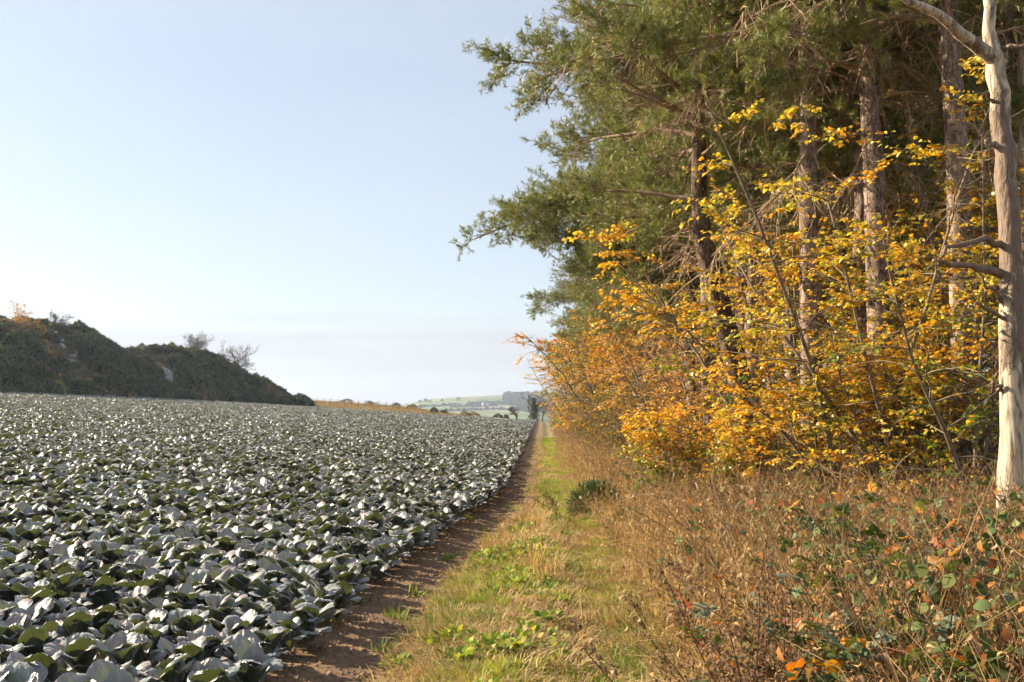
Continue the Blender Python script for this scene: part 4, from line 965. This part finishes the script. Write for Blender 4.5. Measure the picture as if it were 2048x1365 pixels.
# ------------------------------------------------------------------ on the gorse hill
G_LIB = [make_gorse(60 + i, 420, 1.15, 1.25, .38, GOR).mesh("gorse_clump", M_gorse) for i in range(4)] + [make_gorse(70, 300, .9, .9, .28, BRN).mesh("dead_bracken_clump", M_gorse)]
gh = np.random.default_rng(15); n = 5200
r_ = gh.uniform(-.72, -.238, n); d_ = gh.uniform(-1.0, 30, n) ; y_ = field_end(r_) + d_; x_ = r_ * y_
dn = fbm(x_ * .12, y_ * .12, 44); lowgrass = ss(7, 0, d_) * ss(-.42, -.56, r_) + (dn < .33) * .7
pr_ = 1085 + r_ * FPX; rock_gap = (((pr_ > 100) & (pr_ < 142)) & (d_ > 5.5) & (d_ < 10.5)) | (((pr_ > 301) & (pr_ < 340)) & (d_ > 4.5) & (d_ < 9))
k = (gh.random(n) > lowgrass) & (gh.random(n) < .8) & ~rock_gap; r_, d_, x_, y_ = r_[k], d_[k], x_[k], y_[k]; m = len(x_)
z_ = hill_z(r_, y_) + ss(0, 6, d_) * 1.1 * (fbm(x_ * .25, y_ * .25, 50) - .5) - .25
brown = gh.random(m) < np.clip(.14 + .9 * ss(.50, .68, fbm(x_ * .1 + 5, y_ * .1, 46)), 0, .8)
big = gh.uniform(.5, 1.5, m) * (.6 + .9 * fbm(x_ * .15, y_ * .15, 47))
tint = np.where((gh.random(m) < .12)[:, None], [2.2, 1.9, 1.3], [1., 1., 1.]) * gh.uniform(.6, 1.5, (m, 1))
scatter("gorse", G_LIB, np.stack([x_, y_, z_], -1), np.stack([gh.normal(0, .1, m), gh.normal(0, .1, m), gh.random(m) * 6.28], -1), big, np.where(brown, 4, gh.integers(0, 4, m)), tint, "dark green gorse covering the steep hill", "gorse")
def bare_tree(seed, H, r0, levels=4, spread=.55, lean=(0, 0), kids=5, up=.25, droop=.0):
    g = np.random.default_rng(seed); tr = MB(); br = MB()
    T = bend((0, 0, -.3), (lean[0], lean[1], 1), H * .55, 7, g, 0, .07); V, F = tubes(T[None], (r0 * np.linspace(1, .6, 7))[None], 7); tr.add(V, F)
    cur = [(T, H * .5, r0 * .6)]
    for lv in range(levels):
        nxt = []
        for P, L, r_ in cur:
            nk = kids if lv else kids + 3
            for t in np.linspace(.35 if lv == 0 else .25, 1, nk):
                q, dl = samp(P, np.array([min(t, .999)])); a = g.normal(size=3); a -= a.dot(dl[0]) * dl[0]
                d = unit(dl[0] * .75 + unit(a) * g.uniform(.5, 1.0) * spread * 1.6 + [lean[0] * .4, lean[1] * .4, up - droop]); l2 = L * g.uniform(.5, .78)
                B = bend(q[0], d, l2, 5, g, droop, .14); r2 = max(r_ * .5, .018); nxt.append((B, l2, r2))
        PP = np.array([b[0] for b in nxt]); rr_ = np.array([b[2] for b in nxt]); V, F = tubes(PP, np.outer(rr_, np.linspace(1, .5, 5)), 4 if lv < 2 else 3); br.add(V, F)
        cur = nxt
    return tr.mesh("trunk", M_darkwood), br.mesh("crown", M_darkwood)
def hill_pt(px, d):
    r0 = (px - 1085) / FPX; y = float(field_end(r0)) + d; return r0 * y, y, float(hill_z(np.array(r0), np.array(y)))
def tree_on(px, d, H, label, seed, **kw):
    x, y, z = hill_pt(px, d); th = thing("bare_tree", label, "tree", (x, y, z), 0, "bare trees on the gorse hill")
    for nm, me in zip(("trunk", "crown"), bare_tree(seed, H, .035 * H, **kw)): put(nm, me, th)
tree_on(386, 15, 5.4, "small round bare tree on the crest of the gorse hill", 1, kids=5, spread=.75)
tree_on(470, 10, 7.4, "larger bare tree where the gorse hill drops away", 2, levels=4, kids=5, spread=.7)
tree_on(82, 18, 3.8, "wind-bent thin tree on the top of the gorse hill", 3, lean=(.5, 0), up=.02, spread=.7)
for px, d, s, k, lab in [(35, 13, .75, 'copper', "rust leaved tree on the gorse hill's upper slope at far left"), (62, 11, .7, 'copper', "brown leaved tree left of the pale rocks on the hill"), (20, 14.5, .6, 'orange', "small orange leaved tree at the hill's left edge")]:
    x, y, z = hill_pt(px, d); t = thing("hillside_tree", lab, "tree", (x, y, z), 1.0 * px, "leafy trees on the gorse hill", s)
    put("stems", BEECH[k][0], t); put("crown", BEECH[k][1], t)
def rocks(px0, px1, d, n, hmax, label):
    x, y, z = hill_pt((px0 + px1) / 2, d); th = thing("rock_outcrop", label, "rocks", (x, y, z))
    for i in range(n):
        px = gh.uniform(px0, px1); a, b, c = hill_pt(px, d + gh.uniform(-2.5, 2.5)); w = gh.uniform(.35, .75); h = hmax * gh.uniform(.5, 1.1)
        nseg = 7; V = []; 
        for j, zf in enumerate((-.5, .2, .6, .9, 1.0)):
            rr_ = w * (1, 1.05, .95, .8, .45)[j]
            for q in range(nseg): ang = q * 6.283 / nseg + .3 * j * .2; V.append((rr_ * math.cos(ang) * gh.uniform(.8, 1.15), rr_ * .8 * math.sin(ang) * gh.uniform(.8, 1.15), h * zf + gh.normal(0, .05)))
        V = np.array(V) + [a - x, b - y - .5, c - z]; F = np.array([[j * nseg + q, j * nseg + (q + 1) % nseg, (j + 1) * nseg + (q + 1) % nseg, (j + 1) * nseg + q] for j in range(4) for q in range(nseg)])
        me = mk_mesh("rock", V, [F, np.array([[4 * nseg + q for q in range(nseg)]])], M_rock, np.ones((len(V), 3)), False); put("rock", me, th)
rocks(104, 138, 9.5, 8, 1.35, "pale grey rock faces on the left part of the gorse hill")
rocks(305, 336, 8.0, 7, 1.0, "pale grey rock faces on the middle of the gorse hill")

# ------------------------------------------------------------------ far edge of the field
fl = [(p_, float(field_end((p_ - 1085) / FPX)) + 15.0) for p_ in np.arange(604, 850, 14)]
fp = np.array([((p_ - 1085) / FPX * y, y) for p_, y in fl]); fz = gz(fp[:, 0], fp[:, 1])
fence = thing("field_fence", "post and wire fence in straw grass beyond the cabbages", "fence", (fp[0, 0], fp[0, 1], fz[0]))
for i in range(len(fp)):
    h = gh.uniform(1.1, 1.35); mb = MB(); V, F = tubes(np.array([[(0, 0, -.3), (gh.normal(0, .04), 0, h)]]), np.array([[.05, .045]]), 6); mb.add(V, F); mb.add(V[-6:], np.array([list(range(6))]))
    put("post", mb.mesh("post", M_darkwood, False), fence, (fp[i, 0] - fp[0, 0], fp[i, 1] - fp[0, 1], fz[i] - fz[0]))
for zf in (.35, .7, 1.05):
    P = np.stack([fp[:, 0] - fp[0, 0], fp[:, 1] - fp[0, 1], fz - fz[0] + zf], -1); mb = MB(); V, F = tubes(P[None], np.full((1, len(P)), .012), 4); mb.add(V, F); put("wire", mb.mesh("wire", M_darkwood), fence)
put_scatter("far_straw", L_straw, 7000, (-48, 2), (166, 215), lambda x, y: ((y - field_end(x / y)) > .5) * ss(-.02, -.09, x / y) * .9, .5, 1.1, "straw coloured grass strip beyond the far edge of the crop", "grass", tint=lambda x, y: np.array([.7, .68, .62]) * np.ones((len(x), 1)), seed=21, ypow=1.0)
OCH = np.array([[.26, .17, .08], [.20, .12, .06], [.32, .22, .10]])
for i, (px, py, w, k, lab) in enumerate([
    (692, 808, 26, 'b', "low flat brown bush far beyond the fence"), (745, 803, 32, 't', "round bare bush on the skyline behind the fence"), (790, 810, 28, 't', "second smaller bare bush right of the round one on the skyline"),
    (825, 818, 18, 'b', "brown bush just right of the bare bushes beyond the crop"), (868, 821, 14, 'g', "tiny dark green bush beyond the crop's far edge"), (890, 820, 26, 't', "small bare bush in the middle of the far field edge"),
    (930, 823, 20, 'b', "rusty brown bush below the distant hill"), (948, 825, 24, 'b', "wider rusty bush right beside the other below the distant hill"), (995, 829, 20, 'g', "round dark evergreen bush near the ivy tree"), (1012, 831, 12, 'o', "tiny pale olive bush right of the round evergreen")]):
    Y = 204. if px < 860 else 190.; x = at(px, 838, Y)[0]; z0 = float(gz(x, Y)); top = at(px, py, Y)[2]; hgt = max(1.0, top - z0); rad = w / FPX * Y / 2
    if k == 't':
        th = thing("bare_bush", lab, "bush", (x, Y, z0), 0, "bushes beyond the crop"); a, b = bare_tree(30 + i, 3.0, .05, levels=4, spread=.9, kids=5); s = (rad / 1.5, rad / 1.5, hgt / 2.6); o = put("trunk", a, th, None, None, s); o = put("crown", b, th, None, None, s)
    else: bush("far_bush", px, Y, 80 + i, 260, rad * 1.15, hgt * 1.05, .22, {'b': OCH, 'g': GOR, 'o': GOR * 2.2}[k], lab, "bush", "bushes beyond the crop")
# the ivy covered tree where the track ends
Y = 178.; x = at(1068, 838, Y)[0]; z0 = float(gz(x, Y))
th = thing("ivy_tree", "dead tree wrapped in dark ivy where the track ends", "tree", (x, Y, z0))
a, b = bare_tree(51, 5.2, .28, levels=4, spread=.75, kids=4); put("trunk", a, th); put("crown", b, th)
gi_ = np.random.default_rng(8); n = 2600; zz_ = gi_.uniform(0, 4.2, n); an = gi_.random(n) * 6.28; rr_ = (1.0 - .19 * zz_) * (.75 + .5 * vnoise(an * 1.2, zz_ * 1.3, 4)) * gi_.uniform(.4, 1.15, n)
V, F = stamp(LEAF_T, LEAF_F, np.stack([rr_ * np.cos(an), rr_ * np.sin(an), zz_], -1), frames(unit(gi_.normal(size=(n, 3)))), .20)
put("ivy", mk_mesh("ivy", V, F, M_gorse1, np.repeat(np.array([[.07, .085, .03]]) * gi_.uniform(.6, 1.5, (n, 1)), 6, 0)), th)
for px, H, sd, ln, lab in [(1084, 5.0, 52, (.15, 0), "thin bare dead tree just right of the ivy tree"), (1038, 3.2, 53, (-.5, 0), "low bare bush stretching left of the ivy tree")]:
    x = at(px, 838, Y + 2)[0]; th = thing("bare_tree", lab, "tree", (x, Y + 2, float(gz(x, Y + 2))), 0); a, b = bare_tree(sd, H, .14, levels=4, spread=.7, lean=ln, kids=4); put("trunk", a, th); put("crown", b, th)

# ------------------------------------------------------------------ on the distant hill
def dist_pt(px, py):
    r0 = (px - 1085) / FPX; yy_ = np.linspace(1260, 2000, 400); pz_ = 838 - (dist_z(np.full(400, r0), yy_) - EYE) / yy_ * FPX
    i = int(np.argmin(np.abs(pz_ - py))); return r0 * yy_[i], yy_[i], float(dist_z(np.array(r0), np.array(yy_[i])))
D_LIB = [make_gorse(90 + i, 300, 4.5, 7.5, 1.6, np.array([[.07, .075, .04], [.09, .085, .045], [.055, .065, .035]])).mesh("wood_crown", M_gorse) for i in range(3)]
gd = np.random.default_rng(19); Q = []
for _ in range(520):
    px = gd.uniform(1008, 1180); top = np.interp((px - 1085) / FPX, DR, DP); x, y, z = dist_pt(px, gd.uniform(top, 822 if px > 1035 else 808)); Q.append((x, y, z - 1))
for a, b, c, d_, n in [(830, 816, 1010, 806, 60), (960, 806, 1040, 812, 60), (900, 815, 1000, 812, 30), (800, 820, 860, 812, 20), (1000, 820, 1100, 826, 60), (850, 826, 1010, 818, 40)]:
    for t in gd.random(n): x, y, z = dist_pt(a + (c - a) * t, b + (d_ - b) * t); Q.append((x + gd.normal(0, 3), y, z - 3.5))
Q = np.array(Q); m = len(Q)
scatter("distant_woods", D_LIB, Q, np.stack([np.zeros(m), np.zeros(m), gd.random(m) * 6.28], -1), gd.uniform(.6, 1.1, m), gd.integers(0, 3, m), np.ones((m, 3)), "hazy woods and hedge lines on the distant hill", "woods")
M_dt = leaf_mat("distant_leaves", .1, .8, .1)
DT = make_gorse(97, 260, 4.5, 6.0, 1.4, np.array([[.08, .075, .045], [.10, .085, .05]])).mesh("crown", M_dt)
for px, py, s, lab in [(840, 808, .9, "leftmost tree of the small row on the distant hill's skyline"), (851, 806, 1.0, "second tree of the row on the distant hill's skyline"), (860, 806, .7, "short tree at the right of the skyline row on the distant hill"), (884, 804, .6, "lone small tree in the middle of the distant hill's skyline"), (917, 802, .9, "tree clump halfway along the distant hill's skyline")]:
    x, y, z = dist_pt(px, py); t = thing("distant_tree", lab, "tree", (x, y, z), 0, "trees on the distant skyline", s)
    mb = MB(); V, F = tubes(np.array([[(0, 0, -1), (0, 0, 6.)]]), np.array([[.5, .3]]), 6); mb.add(V, F); put("trunk", mb.mesh("trunk", M_darkwood), t); put("crown", DT, t, (0, 0, 1.5))
M_mast = bark_mat("mast_steel", (.32, .32, .34), (.38, .38, .40), 3, 0)
for px, py, H, lab in [(1005, 797, 17., "shorter thin radio mast on the distant hilltop"), (1024, 795, 24., "taller thin radio mast on the distant hilltop")]:
    x, y, z = dist_pt(px, py); t = thing("radio_mast", lab, "mast", (x, y, z), 0, "masts on the distant hill")
    for k in range(3):
        a = k * 2.094; mb = MB(); V, F = tubes(np.array([[(1.1 * math.cos(a), 1.1 * math.sin(a), -1), (.35 * math.cos(a), .35 * math.sin(a), H)]]), np.array([[.16, .12]]), 5); mb.add(V, F); put("leg", mb.mesh("leg", M_mast), t)
    mb = MB()
    for zf in np.linspace(.05, .95, 9):
        rad = 1.1 - .75 * zf; p3 = np.array([(rad * math.cos(k * 2.094), rad * math.sin(k * 2.094), zf * H) for k in (0, 1, 2, 0)]); p4 = np.roll(p3[:3], 1, 0) + [0, 0, H * .06]
        V, F = tubes(p3[None], np.full((1, 4), .07), 4); mb.add(V, F); V, F = tubes(np.stack([p3[:3], p4], 1), np.full((3, 2), .07), 4); mb.add(V, F)
    put("lattice", mb.mesh("lattice", M_mast), t)
    mb = MB(); V, F = tubes(np.array([[(0, 0, H - 1), (0, 0, H + 4)]]), np.array([[.12, .08]]), 5); mb.add(V, F); put("aerial", mb.mesh("aerial", M_mast), t)
x, y, z = dist_pt(972, 812); t = thing("farmhouse", "tiny white farmhouse on the distant hill", "house", (x, y, z), .3)
def box(cx_, cy_, cz_, sx, sy, sz):
    V = np.array([(a, b, c) for a in (-1, 1) for b in (-1, 1) for c in (-1, 1)]) * np.array([sx, sy, sz]) / 2 + [cx_, cy_, cz_]; return V, np.array([[0, 1, 3, 2], [4, 6, 7, 5], [0, 4, 5, 1], [2, 3, 7, 6], [0, 2, 6, 4], [1, 5, 7, 3]])
M_white = bark_mat("white_render", (.75, .74, .72), (.8, .8, .78), 2, 0); M_slate = bark_mat("slate", (.12, .12, .13), (.16, .16, .17), 2, 0)
mb = MB(); mb.add(*box(0, 0, 1.5, 12, 6, 5)); put("wall", mb.mesh("wall", M_white, False), t)
mb = MB(); mb.add(np.array([(-6.3, -3.3, 4.0), (6.3, -3.3, 4.0), (6.3, 3.3, 4.0), (-6.3, 3.3, 4.0), (-6.3, 0, 6.8), (6.3, 0, 6.8)]), np.array([[0, 1, 5, 4], [2, 3, 4, 5]])); mb.add(np.array([(-6.3, -3.3, 4.0), (-6.3, 3.3, 4.0), (-6.3, 0, 6.8), (6.3, -3.3, 4.0), (6.3, 3.3, 4.0), (6.3, 0, 6.8)]), np.array([[0, 2, 1], [3, 4, 5]])); rf = put("roof", mb.mesh("roof", M_slate, False), t)
mb = MB(); mb.add(*box(-4.5, 0, 7, 1, .8, 1.6)); put("chimney", mb.mesh("chimney", M_white, False), rf)
for wx in (-3.5, 0, 3.5):
    mb = MB(); mb.add(*box(wx, -3.03, 2.2, 1.2, .1, 1.5)); put("window", mb.mesh("window", M_slate, False), t)

# ------------------------------------------------------------------ the hazy air
hm = bpy.data.materials.new("hazy_air"); hm.use_nodes = True; hn = hm.node_tree.nodes; hn.clear()
ho = hn.new("ShaderNodeOutputMaterial"); pv = hn.new("ShaderNodeVolumePrincipled"); pv.inputs['Color'].default_value = (.66, .80, 1, 1); pv.inputs['Density'].default_value = .00022; pv.inputs['Anisotropy'].default_value = .3
hm.node_tree.links.new(pv.outputs[0], ho.inputs['Volume'])
V, F = box(0, 1300, 30, 5200, 3000, 160)
tag(put("haze", mk_mesh("haze", V, F, hm, None, False)), "thin pale haze over the whole countryside", "haze", kind="stuff")
